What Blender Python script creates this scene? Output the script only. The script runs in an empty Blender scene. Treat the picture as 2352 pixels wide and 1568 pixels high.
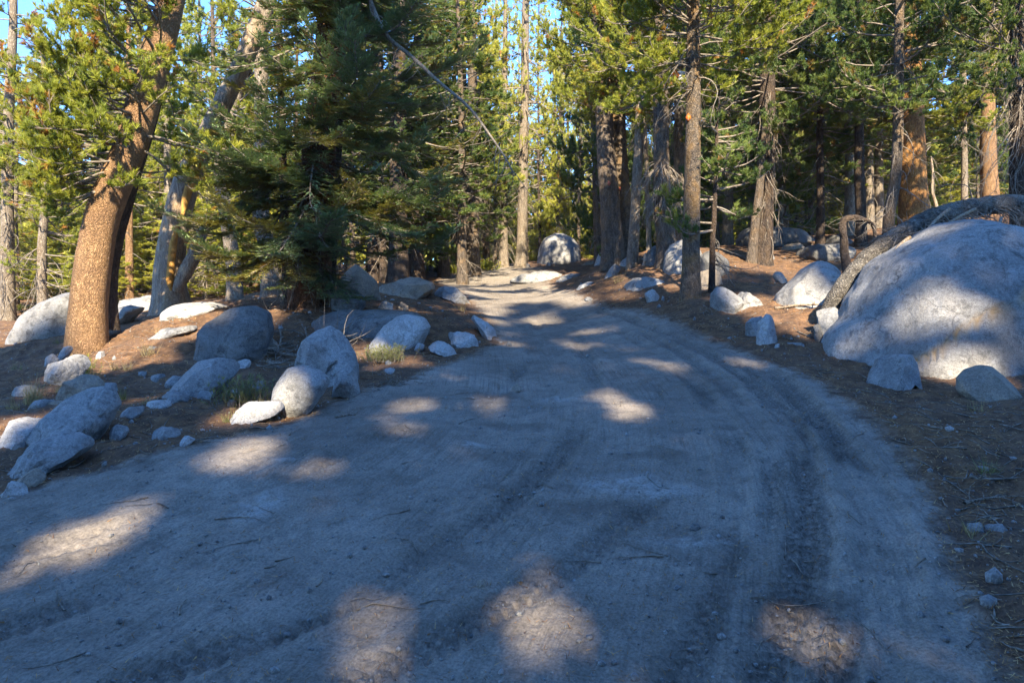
import bpy, math, random
import numpy as np
R = math.radians
PI = math.pi
sc = bpy.context.scene
col = sc.collection
rng = np.random.default_rng(7)
random.seed(7)

# ------------------------------------------------------------------ camera, sky, sun, exposure
CAM_H = 1.65
F = 1568.0                       # focal length in units of the 2352 px wide working picture
PITCH = math.atan(94 / F)
cam = bpy.data.objects.new('camera', bpy.data.cameras.new('camera'))
col.objects.link(cam)
cam.data.lens = 24; cam.data.sensor_width = 36
cam.data.clip_start = 0.05; cam.data.clip_end = 2000
cam.location = (0, 0, CAM_H)
cam.rotation_euler = (R(90) - PITCH, 0, 0)
sc.camera = cam

SUN_EL, SUN_AZ = R(35), R(5)     # the sun stands behind the viewer, a little to the right
SUN = np.array([math.sin(SUN_AZ) * math.cos(SUN_EL), -math.cos(SUN_AZ) * math.cos(SUN_EL), math.sin(SUN_EL)])
w = bpy.data.worlds.new('World'); sc.world = w; w.use_nodes = True
nt = w.node_tree; bgn = nt.nodes['Background']
sky = nt.nodes.new('ShaderNodeTexSky'); sky.sky_type = 'NISHITA'; sky.sun_disc = False
sky.sun_elevation = SUN_EL; sky.sun_rotation = math.atan2(SUN[0], SUN[1])
sky.altitude = 2600; sky.air_density = 1.0; sky.dust_density = 0.4; sky.ozone_density = 5.0
sky_tint = nt.nodes.new('ShaderNodeMix'); sky_tint.data_type = 'RGBA'; sky_tint.blend_type = 'MULTIPLY'; sky_tint.inputs[0].default_value = 1; sky_tint.inputs[7].default_value = (.70, .99, 1.18, 1)   # sky light tinted bluer to cool the shade, imitating a warm-sun white balance
nt.links.new(sky.outputs[0], sky_tint.inputs[6]); nt.links.new(sky_tint.outputs[2], bgn.inputs[0]); bgn.inputs[1].default_value = 0.15
sl = bpy.data.lights.new('sun', 'SUN'); sl.energy = 5.0; sl.angle = R(0.75); sl.color = (1.0, 0.85, 0.62)
so = bpy.data.objects.new('sun', sl); col.objects.link(so)
so.rotation_euler = (R(90) - SUN_EL, 0, SUN_AZ)
sc.view_settings.view_transform = 'Standard'; sc.view_settings.look = 'None'
sc.view_settings.gamma = 1; sc.view_settings.exposure = 2.0
sc.cycles.max_bounces = 6; sc.cycles.diffuse_bounces = 3; sc.cycles.transmission_bounces = 3
sc.cycles.glossy_bounces = 1
sc.cycles.use_denoising = True

# ------------------------------------------------------------------ picture -> place helpers
cp, sp = math.cos(PITCH), math.sin(PITCH)
def raydir(px, py):
    a = (px - 1176) / F; b = -(py - 784) / F
    return np.array([a, cp + b * sp, -sp + b * cp])
def at(px, py, Y):
    d = raydir(px, py); d = d * (Y / d[1])
    return np.array([d[0], d[1], CAM_H + d[2]])

# ------------------------------------------------------------------ noise
def _hash(ix, iy, iz, seed):
    h = (ix.astype(np.int64) * 374761393 + iy.astype(np.int64) * 668265263 + iz.astype(np.int64) * 2147483647 + seed * 1274126177) & 0xffffffff
    h = ((h ^ (h >> 13)) * 1274126177) & 0xffffffff
    h = ((h ^ (h >> 16)) * 2246822519) & 0xffffffff
    return ((h ^ (h >> 15)) & 0xffffff) / float(0xffffff)
def vnoise(P, seed=0):
    P = np.asarray(P, float); I = np.floor(P); f = P - I; f = f * f * (3 - 2 * f)
    x, y, z = I[:, 0], I[:, 1], I[:, 2]; r = 0
    for dx in (0, 1):
        wx = f[:, 0] if dx else 1 - f[:, 0]
        for dy in (0, 1):
            wy = f[:, 1] if dy else 1 - f[:, 1]
            for dz in (0, 1):
                wz = f[:, 2] if dz else 1 - f[:, 2]
                r = r + wx * wy * wz * _hash(x + dx, y + dy, z + dz, seed)
    return r * 2 - 1
def fbm(P, oct=4, seed=0):
    P = np.asarray(P, float); r = 0; a = 1.0
    for o in range(oct):
        r = r + a * vnoise(P * 2 ** o + 17.3 * o, seed + o); a *= 0.5
    return r
def fbm2(x, y, s, oct=4, seed=0):
    return fbm(np.stack([x * s, y * s, np.full_like(x, 3.7 * seed)], 1), oct, seed)

# ------------------------------------------------------------------ terrain height
CP = [  # px, py, Y : visible ground
 (1176,1568,2.85),(300,1568,2.85),(2000,1568,2.85),(1300,1100,5.3),(600,1250,4.1),(1900,1250,4.0),
 (1300,900,8.5),(1250,740,16.5),(1170,642,28),(1170,690,21),(1200,612,36),(1285,612,38),(1000,637,30),
 (0,1130,5.1),(0,1000,6.3),(400,1010,6.0),(640,955,7.2),(860,880,8.8),(1050,812,11),(1140,772,13.4),
 (30,790,13),(190,800,12),(280,745,13.2),(395,712,15),(560,690,18),(20,737,21),(520,800,10.8),(300,830,10.2),(640,830,10.4),(60,880,8.9),
 (720,720,13),(900,695,15),(860,690,17),(1000,660,22),(850,640,30),(700,660,24),(1060,720,15),
 (1440,672,17.6),(1320,655,23),(1595,690,14.4),(1525,612,19.5),(1410,597,22.5),(1740,640,17),(1640,665,15.5),
 (1560,740,12.9),(1680,800,10.4),(1900,890,7.9),(2040,1010,5.9),(2130,1120,4.8),(2200,1300,3.7),(1800,730,12),(1880,700,12.2),
 (1700,700,13.2),(1900,610,19),(1800,560,24),(2000,560,21),(2100,872,8.4),(2300,930,7.0),(2352,1060,5.4),(1420,610,22),
 (1230,600,45),(1500,590,30)]
_c = [at(*c) for c in CP]
_c += [np.array(v, float) for v in [(-14,12,.6),(-20,22,1.6),(-14,6,.3),(12,12,1.6),(14,20,3.9),(9,8.8,1.0),(6,5,.55),(0,55,5.0),(-25,40,3.0),(25,40,5.2),
       (0,80,6.5),(-50,70,4),(50,70,7.5),(0,0,-.05),(-4,0,-.05),(4,1,.05),(0,-6,-.4),(-10,-8,-.6),(10,-8,0),(0,-30,-2),(-30,-20,-1.5),(30,-20,0),(-6,2,.0)]]
CPW = np.array(_c)
def _U(r2):
    return 0.5 * r2 * np.log(r2 + 1e-9)
def _fit():
    n = len(CPW); X = CPW[:, :2]; d2 = ((X[:, None] - X[None]) ** 2).sum(-1)
    K = _U(d2) + np.eye(n) * 0.25
    Pm = np.c_[np.ones(n), X]
    A = np.zeros((n + 3, n + 3)); A[:n, :n] = K; A[:n, n:] = Pm; A[n:, :n] = Pm.T
    b = np.r_[CPW[:, 2], 0, 0, 0]
    return np.linalg.solve(A, b)
TPS = _fit()
def base_h(x, y):
    x = np.atleast_1d(np.asarray(x, float)); y = np.atleast_1d(np.asarray(y, float))
    r = np.sqrt(x * x + y * y); s = np.where(r > 85, 85 / np.maximum(r, 1), 1.0)
    xs, ys = x * s, y * s
    out = TPS[-3] + TPS[-2] * xs + TPS[-1] * ys
    for i in range(len(CPW)):
        out = out + TPS[i] * _U((xs - CPW[i, 0]) ** 2 + (ys - CPW[i, 1]) ** 2)
    return out
def g(x, y):
    return float(base_h(x, y)[0])
def hit(px, py, far=90.0):
    """the point of the ground seen at a place of the photograph"""
    d = raydir(px, py); d = d / d[1]
    t = np.concatenate([np.arange(1.5, 12, .03), np.arange(12, 40, .1), np.arange(40, far, .5)])
    X = d[0] * t; Z = CAM_H + d[2] * t; H = base_h(X, t)
    k = np.nonzero(Z < H)[0]
    i = k[0] if len(k) else len(t) - 1
    return np.array([X[i], t[i], H[i]])

# ------------------------------------------------------------------ mesh helpers
def mesh(name, V, faces, m=None, parent=None, smooth=True, attrs=None, loc=(0, 0, 0)):
    """faces: list of int arrays (n,3) or (n,4)"""
    V = np.asarray(V, np.float32)
    fl = [np.asarray(f, np.int32) for f in (faces if isinstance(faces, (list, tuple)) else [faces]) if len(f)]
    me = bpy.data.meshes.new(name)
    me.vertices.add(len(V)); me.vertices.foreach_set('co', V.ravel())
    tot = sum(f.size for f in fl); npoly = sum(len(f) for f in fl)
    me.loops.add(tot); me.polygons.add(npoly)
    me.loops.foreach_set('vertex_index', np.concatenate([f.ravel() for f in fl]))
    cnt = np.concatenate([np.full(len(f), f.shape[1], np.int32) for f in fl])
    me.polygons.foreach_set('loop_start', np.concatenate([[0], np.cumsum(cnt)[:-1]]).astype(np.int32))
    if smooth: me.polygons.foreach_set('use_smooth', np.ones(npoly, bool))
    for k, a in (attrs or {}).items():
        at_ = me.attributes.new(k, 'FLOAT', 'POINT'); at_.data.foreach_set('value', np.asarray(a, np.float32))
    me.update(calc_edges=True)
    if m: me.materials.append(m)
    o = bpy.data.objects.new(name, me); col.objects.link(o)
    o.location = loc
    if parent: o.parent = parent
    return o
def tag(o, label=None, cat=None, group=None, kind=None):
    if label: o['label'] = label
    if cat: o['category'] = cat
    if group: o['group'] = group
    if kind: o['kind'] = kind
    return o
def empty(name, loc):
    o = bpy.data.objects.new(name, None); o.empty_display_size = .3; col.objects.link(o); o.location = [float(v) for v in loc]
    return o
def nrm(v):
    return v / np.maximum(np.linalg.norm(v, axis=-1, keepdims=True), 1e-9)
def tubes(P, Rad, sides=6, ref=None):
    """P (B,n,3) centre lines, Rad (B,n): vertices and quads of all the tubes"""
    B, n, _ = P.shape
    T = nrm(np.gradient(P, axis=1))
    if ref is None:
        ref = np.tile(np.array([0.31, 0.17, 0.93]), (B, 1))
        m = np.abs(nrm(P[:, -1] - P[:, 0]) @ np.array([0.31, 0.17, 0.93])) > .75
        ref[m] = (0.95, .3, .05)
    U = nrm(np.cross(T, ref[:, None, :])); W = np.cross(T, U)
    a = np.arange(sides) * 2 * PI / sides
    V = P[:, :, None, :] + Rad[:, :, None, None] * (U[:, :, None, :] * np.cos(a)[None, None, :, None] + W[:, :, None, :] * np.sin(a)[None, None, :, None])
    V = V.reshape(-1, 3)
    b, i, s = np.meshgrid(np.arange(B), np.arange(n - 1), np.arange(sides), indexing='ij')
    s2 = (s + 1) % sides
    q = np.stack([b * n * sides + i * sides + s, b * n * sides + i * sides + s2, b * n * sides + (i + 1) * sides + s2, b * n * sides + (i + 1) * sides + s], -1).reshape(-1, 4)
    return V, q
def join(parts):
    Vs, Qs, off = [], [], 0
    for V, Q in parts:
        Vs.append(V); Qs.append(Q + off); off += len(V)
    return np.concatenate(Vs), np.concatenate(Qs)

# ------------------------------------------------------------------ materials
def newmat(name):
    m = bpy.data.materials.new(name); m.use_nodes = True
    t = m.node_tree; b = t.nodes['Principled BSDF']
    return m, t, b
def N(t, kind, **kw):
    n = t.nodes.new(kind)
    for k, v in kw.items():
        if k in n.inputs: n.inputs[k].default_value = v
        else: setattr(n, k, v)
    return n
def ramp(t, stops, fac=None):
    n = t.nodes.new('ShaderNodeValToRGB'); e = n.color_ramp.elements
    while len(e) > 1: e.remove(e[-1])
    e[0].position = stops[0][0]; e[0].color = (*stops[0][1], 1)
    for p, c in stops[1:]:
        x = e.new(p); x.color = (*c, 1)
    if fac is not None: t.links.new(fac, n.inputs[0])
    return n
def mix(t, fac, a, b, mode='MIX'):
    n = t.nodes.new('ShaderNodeMix'); n.data_type = 'RGBA'; n.blend_type = mode
    for s, v in ((n.inputs[0], fac), (n.inputs[6], a), (n.inputs[7], b)):
        if isinstance(v, bpy.types.NodeSocket): t.links.new(v, s)
        elif isinstance(v, (int, float)): s.default_value = v
        else: s.default_value = (*v, 1)
    return n.outputs[2]
def noise(t, vec, scale, detail=4, rough=.55, dist=0):
    n = N(t, 'ShaderNodeTexNoise', Scale=scale, Detail=detail, Roughness=rough, Distortion=dist); t.links.new(vec, n.inputs['Vector'])
    return n.outputs['Fac']
def mapping(t, vec, scale):
    n = t.nodes.new('ShaderNodeMapping'); n.inputs['Scale'].default_value = scale; t.links.new(vec, n.inputs['Vector'])
    return n.outputs[0]
def attr(t, name):
    n = t.nodes.new('ShaderNodeAttribute'); n.attribute_name = name
    return n.outputs['Fac']
def bump(t, b, h, strength, dist):
    n = N(t, 'ShaderNodeBump', Strength=strength, Distance=dist); t.links.new(h, n.inputs['Height']); t.links.new(n.outputs[0], b.inputs['Normal'])
def math_(t, op, a, b=0.0):
    n = t.nodes.new('ShaderNodeMath'); n.operation = op
    for s, v in ((n.inputs[0], a), (n.inputs[1], b)):
        if isinstance(v, bpy.types.NodeSocket): t.links.new(v, s)
        else: s.default_value = v
    return n.outputs[0]

def granite(name, base=(.34, .34, .335), dark=(.19, .19, .19), warm=(.30, .25, .19), lich=.65, warmth=.18):
    m, t, b = newmat(name); b.inputs['Roughness'].default_value = .88; b.inputs['Specular IOR Level'].default_value = .25
    tc = t.nodes.new('ShaderNodeTexCoord').outputs['Object']
    big = noise(t, tc, 1.3, 5, .6, .3); mid = noise(t, tc, 7, 5, .65); fine = noise(t, tc, 75, 2, .7)
    vor = N(t, 'ShaderNodeTexVoronoi', Scale=95.0); t.links.new(tc, vor.inputs['Vector'])
    c = mix(t, ramp(t, [(.38, (0,) * 3), (.66, (1,) * 3)], big).outputs[0], dark, base)
    c = mix(t, math_(t, 'MULTIPLY', ramp(t, [(.5, (0,) * 3), (.72, (1,) * 3)], noise(t, tc, 2.1, 4, .6, .8)).outputs[0], warmth), c, warm)
    c = mix(t, math_(t, 'MULTIPLY', ramp(t, [(.55, (0,) * 3), (.63, (1,) * 3)], mid).outputs[0], lich), c, tuple(x * .55 for x in dark))
    bl = ramp(t, [(.56, (0,) * 3), (.60, (1,) * 3)], noise(t, tc, 3.6, 6, .7, .6)).outputs[0]
    c = mix(t, math_(t, 'MULTIPLY', bl, .6), c, tuple(x * .8 for x in dark))
    wv_ = t.nodes.new('ShaderNodeVectorMath'); wv_.operation = 'ADD'; nd = N(t, 'ShaderNodeTexNoise', Scale=2.5, Detail=5.0); t.links.new(tc, nd.inputs['Vector'])
    sv_ = t.nodes.new('ShaderNodeVectorMath'); sv_.operation = 'SCALE'; sv_.inputs['Scale'].default_value = .5; t.links.new(nd.outputs['Color'], sv_.inputs[0]); t.links.new(tc, wv_.inputs[0]); t.links.new(sv_.outputs[0], wv_.inputs[1])
    vc = N(t, 'ShaderNodeTexVoronoi', Scale=1.1); vc.feature = 'DISTANCE_TO_EDGE'; t.links.new(wv_.outputs[0], vc.inputs['Vector'])
    ckl = ramp(t, [(.0, (1,) * 3), (.007, (0,) * 3)], vc.outputs['Distance']).outputs[0]
    ckl = math_(t, 'MULTIPLY', ckl, ramp(t, [(.45, (0,) * 3), (.55, (1,) * 3)], noise(t, tc, 1.7, 2)).outputs[0])
    c = mix(t, math_(t, 'MULTIPLY', ckl, .45), c, (.05, .045, .04))
    c = mix(t, .5, c, ramp(t, [(.33, (.4,) * 3), (.5, (.95,) * 3), (.68, (1.4,) * 3)], fine).outputs[0], 'MULTIPLY')
    c = mix(t, .5, c, ramp(t, [(.36, (.5,) * 3), (.5, (1.0,) * 3), (.66, (1.3,) * 3)], noise(t, tc, 24, 4, .75)).outputs[0], 'MULTIPLY')
    c = mix(t, math_(t, 'MULTIPLY', ramp(t, [(.0, (1,) * 3), (.28, (0,) * 3)], vor.outputs['Distance']).outputs[0], .35), c, (.06, .06, .06))
    c = mix(t, attr(t, 'stain'), c, (.36, .24, .11))
    t.links.new(c, b.inputs['Base Color'])
    h = math_(t, 'ADD', math_(t, 'MULTIPLY', mid, 1.0), math_(t, 'MULTIPLY', fine, .35))
    h = math_(t, 'SUBTRACT', h, math_(t, 'MULTIPLY', ckl, .3))
    bump(t, b, h, .8, .045)
    return m
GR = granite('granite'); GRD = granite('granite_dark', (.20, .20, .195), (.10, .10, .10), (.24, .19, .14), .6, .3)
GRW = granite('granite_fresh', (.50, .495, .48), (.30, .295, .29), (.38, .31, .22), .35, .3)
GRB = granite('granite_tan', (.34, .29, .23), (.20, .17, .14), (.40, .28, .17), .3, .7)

def bark(name, light, dark, patch, scale=(9, 9, 2.4), patchamt=.4, dst=.03, lo=.38, hi=.62, ck=.38):
    m, t, b = newmat(name); b.inputs['Roughness'].default_value = .9; b.inputs['Specular IOR Level'].default_value = .15
    tc = t.nodes.new('ShaderNodeTexCoord').outputs['Object']
    wob = t.nodes.new('ShaderNodeVectorMath'); wob.operation = 'ADD'
    nn_ = N(t, 'ShaderNodeTexNoise', Scale=9.0, Detail=3.0); t.links.new(tc, nn_.inputs['Vector'])
    sc_ = t.nodes.new('ShaderNodeVectorMath'); sc_.operation = 'SCALE'; t.links.new(nn_.outputs['Color'], sc_.inputs[0]); sc_.inputs['Scale'].default_value = .10
    t.links.new(tc, wob.inputs[0]); t.links.new(sc_.outputs[0], wob.inputs[1]); v = mapping(t, wob.outputs[0], scale)
    n1 = noise(t, v, 1.9, 7, .7, .4)
    vor = N(t, 'ShaderNodeTexVoronoi', Scale=3.6); vor.feature = 'DISTANCE_TO_EDGE'; t.links.new(v, vor.inputs['Vector'])
    crack = ramp(t, [(.0, (0,) * 3), (.22, (1,) * 3)], vor.outputs['Distance']).outputs[0]
    c = mix(t, ramp(t, [(lo, (0,) * 3), (hi, (1,) * 3)], n1).outputs[0], dark, light)
    c = mix(t, math_(t, 'MULTIPLY', ramp(t, [(.45, (0,) * 3), (.62, (1,) * 3)], noise(t, tc, 2.6, 4, .6, .5)).outputs[0], patchamt), c, patch)
    c = mix(t, ck, c, crack, 'MULTIPLY')
    t.links.new(c, b.inputs['Base Color'])
    bump(t, b, math_(t, 'ADD', math_(t, 'MULTIPLY', crack, .6), n1), .9, dst)
    return m
BK_GREY = bark('bark_grey', (.20, .165, .135), (.075, .062, .052), (.26, .16, .07))
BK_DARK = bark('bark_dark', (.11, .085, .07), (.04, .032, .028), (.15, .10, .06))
BK_TAN = bark('bark_tan', (.46, .29, .155), (.25, .145, .075), (.26, .155, .09), (13, 13, 3.5), .6, .045, ck=.2)
BK_ORG = bark('bark_orange', (.40, .20, .07), (.17, .08, .035), (.46, .26, .09), (8, 8, 2), .5)
BK_RED = bark('bark_red', (.25, .135, .085), (.06, .038, .028), (.30, .15, .07), (10, 10, 3), .4)
BK_PALE = bark('bark_pale', (.36, .31, .25), (.16, .13, .10), (.30, .21, .12), (10, 10, 2.5), .3)
BK_ORL = bark('bark_lichen', (.23, .185, .14), (.07, .06, .052), (.33, .19, .06), (9, 9, 4), .5)
WOOD = bark('deadwood', (.43, .37, .30), (.17, .13, .10), (.50, .33, .15), (16, 16, .9), .35, .012)
HEART = bark('heartwood', (.62, .34, .09), (.34, .16, .04), (.70, .42, .13), (22, 22, .7), .5, .01)
TWIG = bark('dead_twig', (.30, .265, .225), (.14, .12, .10), (.34, .27, .2), (5, 5, 5), .3, .004)
LOGB = bark('log_bark', (.22, .20, .175), (.07, .062, .055), (.34, .32, .28), (7, 7, 7), .5, .05)

def leaf(name, stops, trans=.35, tcol=None):
    m, t, b = newmat(name)
    b.inputs['Roughness'].default_value = .55; b.inputs['Specular IOR Level'].default_value = .3
    r = ramp(t, stops, attr(t, 'rnd')).outputs[0]
    t.links.new(r, b.inputs['Base Color'])
    tr = t.nodes.new('ShaderNodeBsdfTranslucent'); t.links.new(mix(t, .5, r, mix(t, 1.0, r, (1.5, 1.3, .5), 'MULTIPLY')), tr.inputs[0])
    ms = t.nodes.new('ShaderNodeMixShader'); ms.inputs[0].default_value = trans
    out = t.nodes['Material Output']
    t.links.new(b.outputs[0], ms.inputs[1]); t.links.new(tr.outputs[0], ms.inputs[2]); t.links.new(ms.outputs[0], out.inputs[0])
    return m
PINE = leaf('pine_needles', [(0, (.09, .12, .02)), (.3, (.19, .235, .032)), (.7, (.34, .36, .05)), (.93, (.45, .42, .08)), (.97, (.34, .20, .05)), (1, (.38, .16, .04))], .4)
PINE_SUNLIT = leaf('pine_needles_sunlit', [(0, (.20, .23, .04)), (.3, (.34, .37, .06)), (.7, (.48, .48, .09)), (.93, (.55, .52, .14)), (.97, (.45, .28, .07)), (1, (.45, .2, .05))], .5)  # brighter copy of the pine needles, sunlight painted into the colour
PINE_DARK = leaf('pine_needles_dark', [(0, (.04, .08, .03)), (.4, (.09, .15, .04)), (.85, (.20, .24, .05)), (.97, (.20, .17, .05)), (1, (.30, .15, .04))])  # darker needle copy; carries painted-in shade for the crowded wood
FIR = leaf('fir_needles', [(0, (.08, .125, .06)), (.4, (.16, .24, .105)), (.72, (.27, .35, .175)), (.80, (.30, .31, .09)), (.95, (.17, .13, .035)), (1, (.24, .13, .035))], .2)
SAGE = leaf('sage_leaf', [(0, (.10, .12, .05)), (.6, (.20, .22, .08)), (1, (.34, .32, .13))], .25)
STRAW = leaf('dry_grass', [(0, (.25, .19, .09)), (1, (.42, .34, .17))], .2)

# ground: trodden decomposed granite on the road, needle duff beside it
def ground_mat():
    m, t, b = newmat('ground'); b.inputs['Roughness'].default_value = .95; b.inputs['Specular IOR Level'].default_value = .12
    tc = t.nodes.new('ShaderNodeTexCoord').outputs['Object']
    big = noise(t, tc, .7, 4, .6, .4); mid = noise(t, tc, 5, 5, .65, .3); fine = noise(t, tc, 60, 3, .7)
    streak = t.nodes.new('ShaderNodeCombineXYZ')
    t.links.new(math_(t, 'MULTIPLY', attr(t, 'su'), 30.0), streak.inputs[0]); t.links.new(math_(t, 'MULTIPLY', attr(t, 'sv'), .6), streak.inputs[1])
    st = noise(t, streak.outputs[0], 1.0, 6, .7, .25)
    road = mix(t, ramp(t, [(.35, (0,) * 3), (.65, (1,) * 3)], big).outputs[0], (.175, .152, .128), (.275, .242, .205))
    road = mix(t, math_(t, 'MULTIPLY', ramp(t, [(.4, (.05,) * 3), (.65, (.55,) * 3)], noise(t, tc, 1.1, 3)).outputs[0], 1.0), road, ramp(t, [(.36, (.5,) * 3), (.5, (1.0,) * 3), (.62, (1.2,) * 3)], st).outputs[0], 'MULTIPLY')
    road = mix(t, .5, road, ramp(t, [(.33, (.55,) * 3), (.55, (1.1,) * 3)], mid).outputs[0], 'MULTIPLY')
    road = mix(t, math_(t, 'MULTIPLY', attr(t, 'pale'), ramp(t, [(.4, (0,) * 3), (.56, (.6,) * 3)], noise(t, tc, 9, 6, .75)).outputs[0]), road, (.40, .40, .385))
    clod = noise(t, tc, 26, 5, .75, .6)
    road = mix(t, math_(t, 'MULTIPLY', attr(t, 'churn'), ramp(t, [(.44, (.05,) * 3), (.6, (.8,) * 3)], clod).outputs[0]), road, (.095, .08, .068))
    road = mix(t, attr(t, 'dark_spot'), road, (.10, .082, .068))
    duff = mix(t, ramp(t, [(.35, (0,) * 3), (.65, (1,) * 3)], mid).outputs[0], (.066, .042, .030), (.20, .115, .062))
    duff = mix(t, ramp(t, [(.42, (0,) * 3), (.62, (1,) * 3)], big).outputs[0], duff, mix(t, .5, duff, (.13, .088, .066)))
    k = math_(t, 'ADD', attr(t, 'road'), math_(t, 'MULTIPLY', math_(t, 'SUBTRACT', mid, .5), .9))
    c = mix(t, ramp(t, [(.32, (0,) * 3), (.68, (1,) * 3)], k).outputs[0], duff, road)
    vo = N(t, 'ShaderNodeTexVoronoi', Scale=60.0); t.links.new(tc, vo.inputs['Vector'])
    speck = ramp(t, [(.0, (1,) * 3), (.11, (0,) * 3)], vo.outputs['Distance']).outputs[0]
    c = mix(t, math_(t, 'MULTIPLY', speck, .75), c, mix(t, vo.outputs['Color'], (.05, .035, .03), (.42, .38, .34)))
    c = mix(t, .5, c, ramp(t, [(.34, (.4,) * 3), (.5, (1.0,) * 3), (.66, (1.5,) * 3)], fine).outputs[0], 'MULTIPLY')
    t.links.new(c, b.inputs['Base Color'])
    h = math_(t, 'ADD', math_(t, 'MULTIPLY', fine, .35), math_(t, 'MULTIPLY', mid, .8))
    h = math_(t, 'ADD', h, math_(t, 'MULTIPLY', math_(t, 'MULTIPLY', st, attr(t, 'road')), 1.1))
    h = math_(t, 'ADD', h, math_(t, 'MULTIPLY', math_(t, 'MULTIPLY', clod, attr(t, 'churn')), 2.2))
    bump(t, b, h, .9, .022)
    return m
GROUND = ground_mat()

# ------------------------------------------------------------------ the ground sheet
def pts_px(L): return np.array([hit(*p) for p in L])
def polyline_uv(x, y, L):
    """signed distance and arc length along a polyline of world points"""
    L = np.asarray(L)[:, :2]; seg = L[1:] - L[:-1]; ln = np.hypot(*seg.T); cum = np.r_[0, np.cumsum(ln)]
    best = np.full(x.shape, 1e9); u = np.zeros_like(x); v = np.zeros_like(x)
    for i in range(len(seg)):
        t = np.clip(((x - L[i, 0]) * seg[i, 0] + (y - L[i, 1]) * seg[i, 1]) / ln[i] ** 2, 0, 1)
        dx = x - L[i, 0] - t * seg[i, 0]; dy = y - L[i, 1] - t * seg[i, 1]
        d = dx * dx + dy * dy; k = d < best
        s = np.sign(seg[i, 0] * dy - seg[i, 1] * dx)
        best = np.where(k, d, best); u = np.where(k, s * np.sqrt(d), u); v = np.where(k, cum[i] + t * ln[i], v)
    return u, v
def smooth_path(L, n=40):
    L = np.asarray(L, float); k = np.linspace(0, len(L) - 1, n); out = []
    for q in k:
        i = min(int(q), len(L) - 2); f = q - i
        p0, p1, p2, p3 = L[max(i - 1, 0)], L[i], L[i + 1], L[min(i + 2, len(L) - 1)]
        out.append(.5 * ((2 * p1) + (-p0 + p2) * f + (2 * p0 - 5 * p1 + 4 * p2 - p3) * f * f + (-p0 + 3 * p1 - 3 * p2 + p3) * f ** 3))
    return np.array(out)
LE = pts_px([(0,1135),(200,1085),(400,1030),(600,985),(760,925),(870,890),(1060,825),(1150,790),(1125,735),(1085,690),(1020,655),(1000,645)])
RE = pts_px([(2300,1568),(2200,1330),(2120,1120),(2035,1010),(1900,895),(1800,845),(1680,795),(1560,745),(1440,712),(1340,685),(1300,665),(1260,652)])
ROADPOLY = np.r_[[[-40, -2, 0]], [[-14, 3.2, 0]], LE, [[-2.5, 34, 0], [-.5, 40, 0], [1.5, 33, 0]], RE[::-1], [[3.5, -3, 0], [8, -30, 0], [-30, -30, 0]]][:, :2]
def inpoly(x, y, Pg):
    ins = np.zeros(x.shape, bool); j = len(Pg) - 1
    for i in range(len(Pg)):
        c = ((Pg[i, 1] > y) != (Pg[j, 1] > y)) & (x < (Pg[j, 0] - Pg[i, 0]) * (y - Pg[i, 1]) / (Pg[j, 1] - Pg[i, 1] + 1e-12) + Pg[i, 0])
        ins ^= c; j = i
    return ins
def road_mask(x, y):
    u, _ = polyline_uv(x, y, np.r_[ROADPOLY, ROADPOLY[:1]])
    d = np.where(inpoly(x, y, ROADPOLY), np.abs(u), -np.abs(u))
    return np.clip(.5 + d / (.35 + .03 * np.hypot(x, y)), 0, 1)
SPINE = smooth_path([(-9, 1.2), (-5, 1.9), (-2.2, 3.6), (-.6, 6.2), (.3, 9.5), (.7, 14), (.3, 20), (0, 28), (0, 36)], 60)
SPINER = smooth_path([(2.2, -1.0), (2.15, 2.5), (2.45, 4.3), (2.6, 6.2), (2.35, 8.6), (1.6, 12), (.7, 17), (.2, 24), (0, 36)], 60)
def trk(L, n=60): return smooth_path(pts_px(L)[:, :2], n)
TRACKS = [(trk([(0,1290),(300,1205),(640,1100),(960,985),(1160,880),(1230,790),(1230,730)]), .26, .022),
          (trk([(300,1568),(620,1450),(900,1320),(1180,1150),(1330,980),(1360,850),(1310,760)]), .24, .016),
          (trk([(0,1440),(300,1330),(700,1190),(1050,1050),(1230,930),(1280,800)]), .26, .016),
          (trk([(1760,1560),(1850,1300),(1850,1120),(1800,960),(1690,850),(1520,765),(1380,715)]), .24, .026),
          (trk([(2010,1560),(2040,1300),(1990,1120),(1900,980),(1760,850),(1600,775)]), .26, .028),
          (trk([(1560,1560),(1640,1350),(1700,1150),(1660,960),(1560,850),(1420,760)]), .22, .014),
          (trk([(1900,1560),(1950,1300),(1920,1120),(1850,970),(1725,850),(1560,770)]), .2, .02),
          (trk([(1640,1560),(1740,1350),(1780,1130),(1730,960),(1620,850),(1470,765)]), .2, .012),
          (trk([(0,1560),(350,1440),(760,1290),(1120,1110),(1290,950),(1320,820)]), .24, .01),
          (trk([(800,1568),(1100,1420),(1400,1230),(1560,1050),(1500,880)]), .22, .01)]
PALE = [(1420,1112,.42,.20),(1500,1125,.35,.12),(600,1160,.13,.30),(640,1060,.16,.07),(1570,1240,.30,.10),(1080,1020,.2,.06),(1270,915,.25,.15),(1400,1110,.2,.1)]
PALE = [(*hit(a, b)[:2], c, d) for a, b, c, d in PALE]
DARK_SPOTS = [(1180,975,.35,.14),(1500,1040,.3,.10),(1330,1170,.45,.16),(1130,905,.35,.2),(660,1095,.15,.06),(1850,1380,.25,.12),(1480,690,.6,.4),(1390,705,.4,.4)]  # patches of the ground coloured darker
DARK_SPOTS = [(*hit(a, b)[:2], c, d) for a, b, c, d in DARK_SPOTS]
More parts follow.
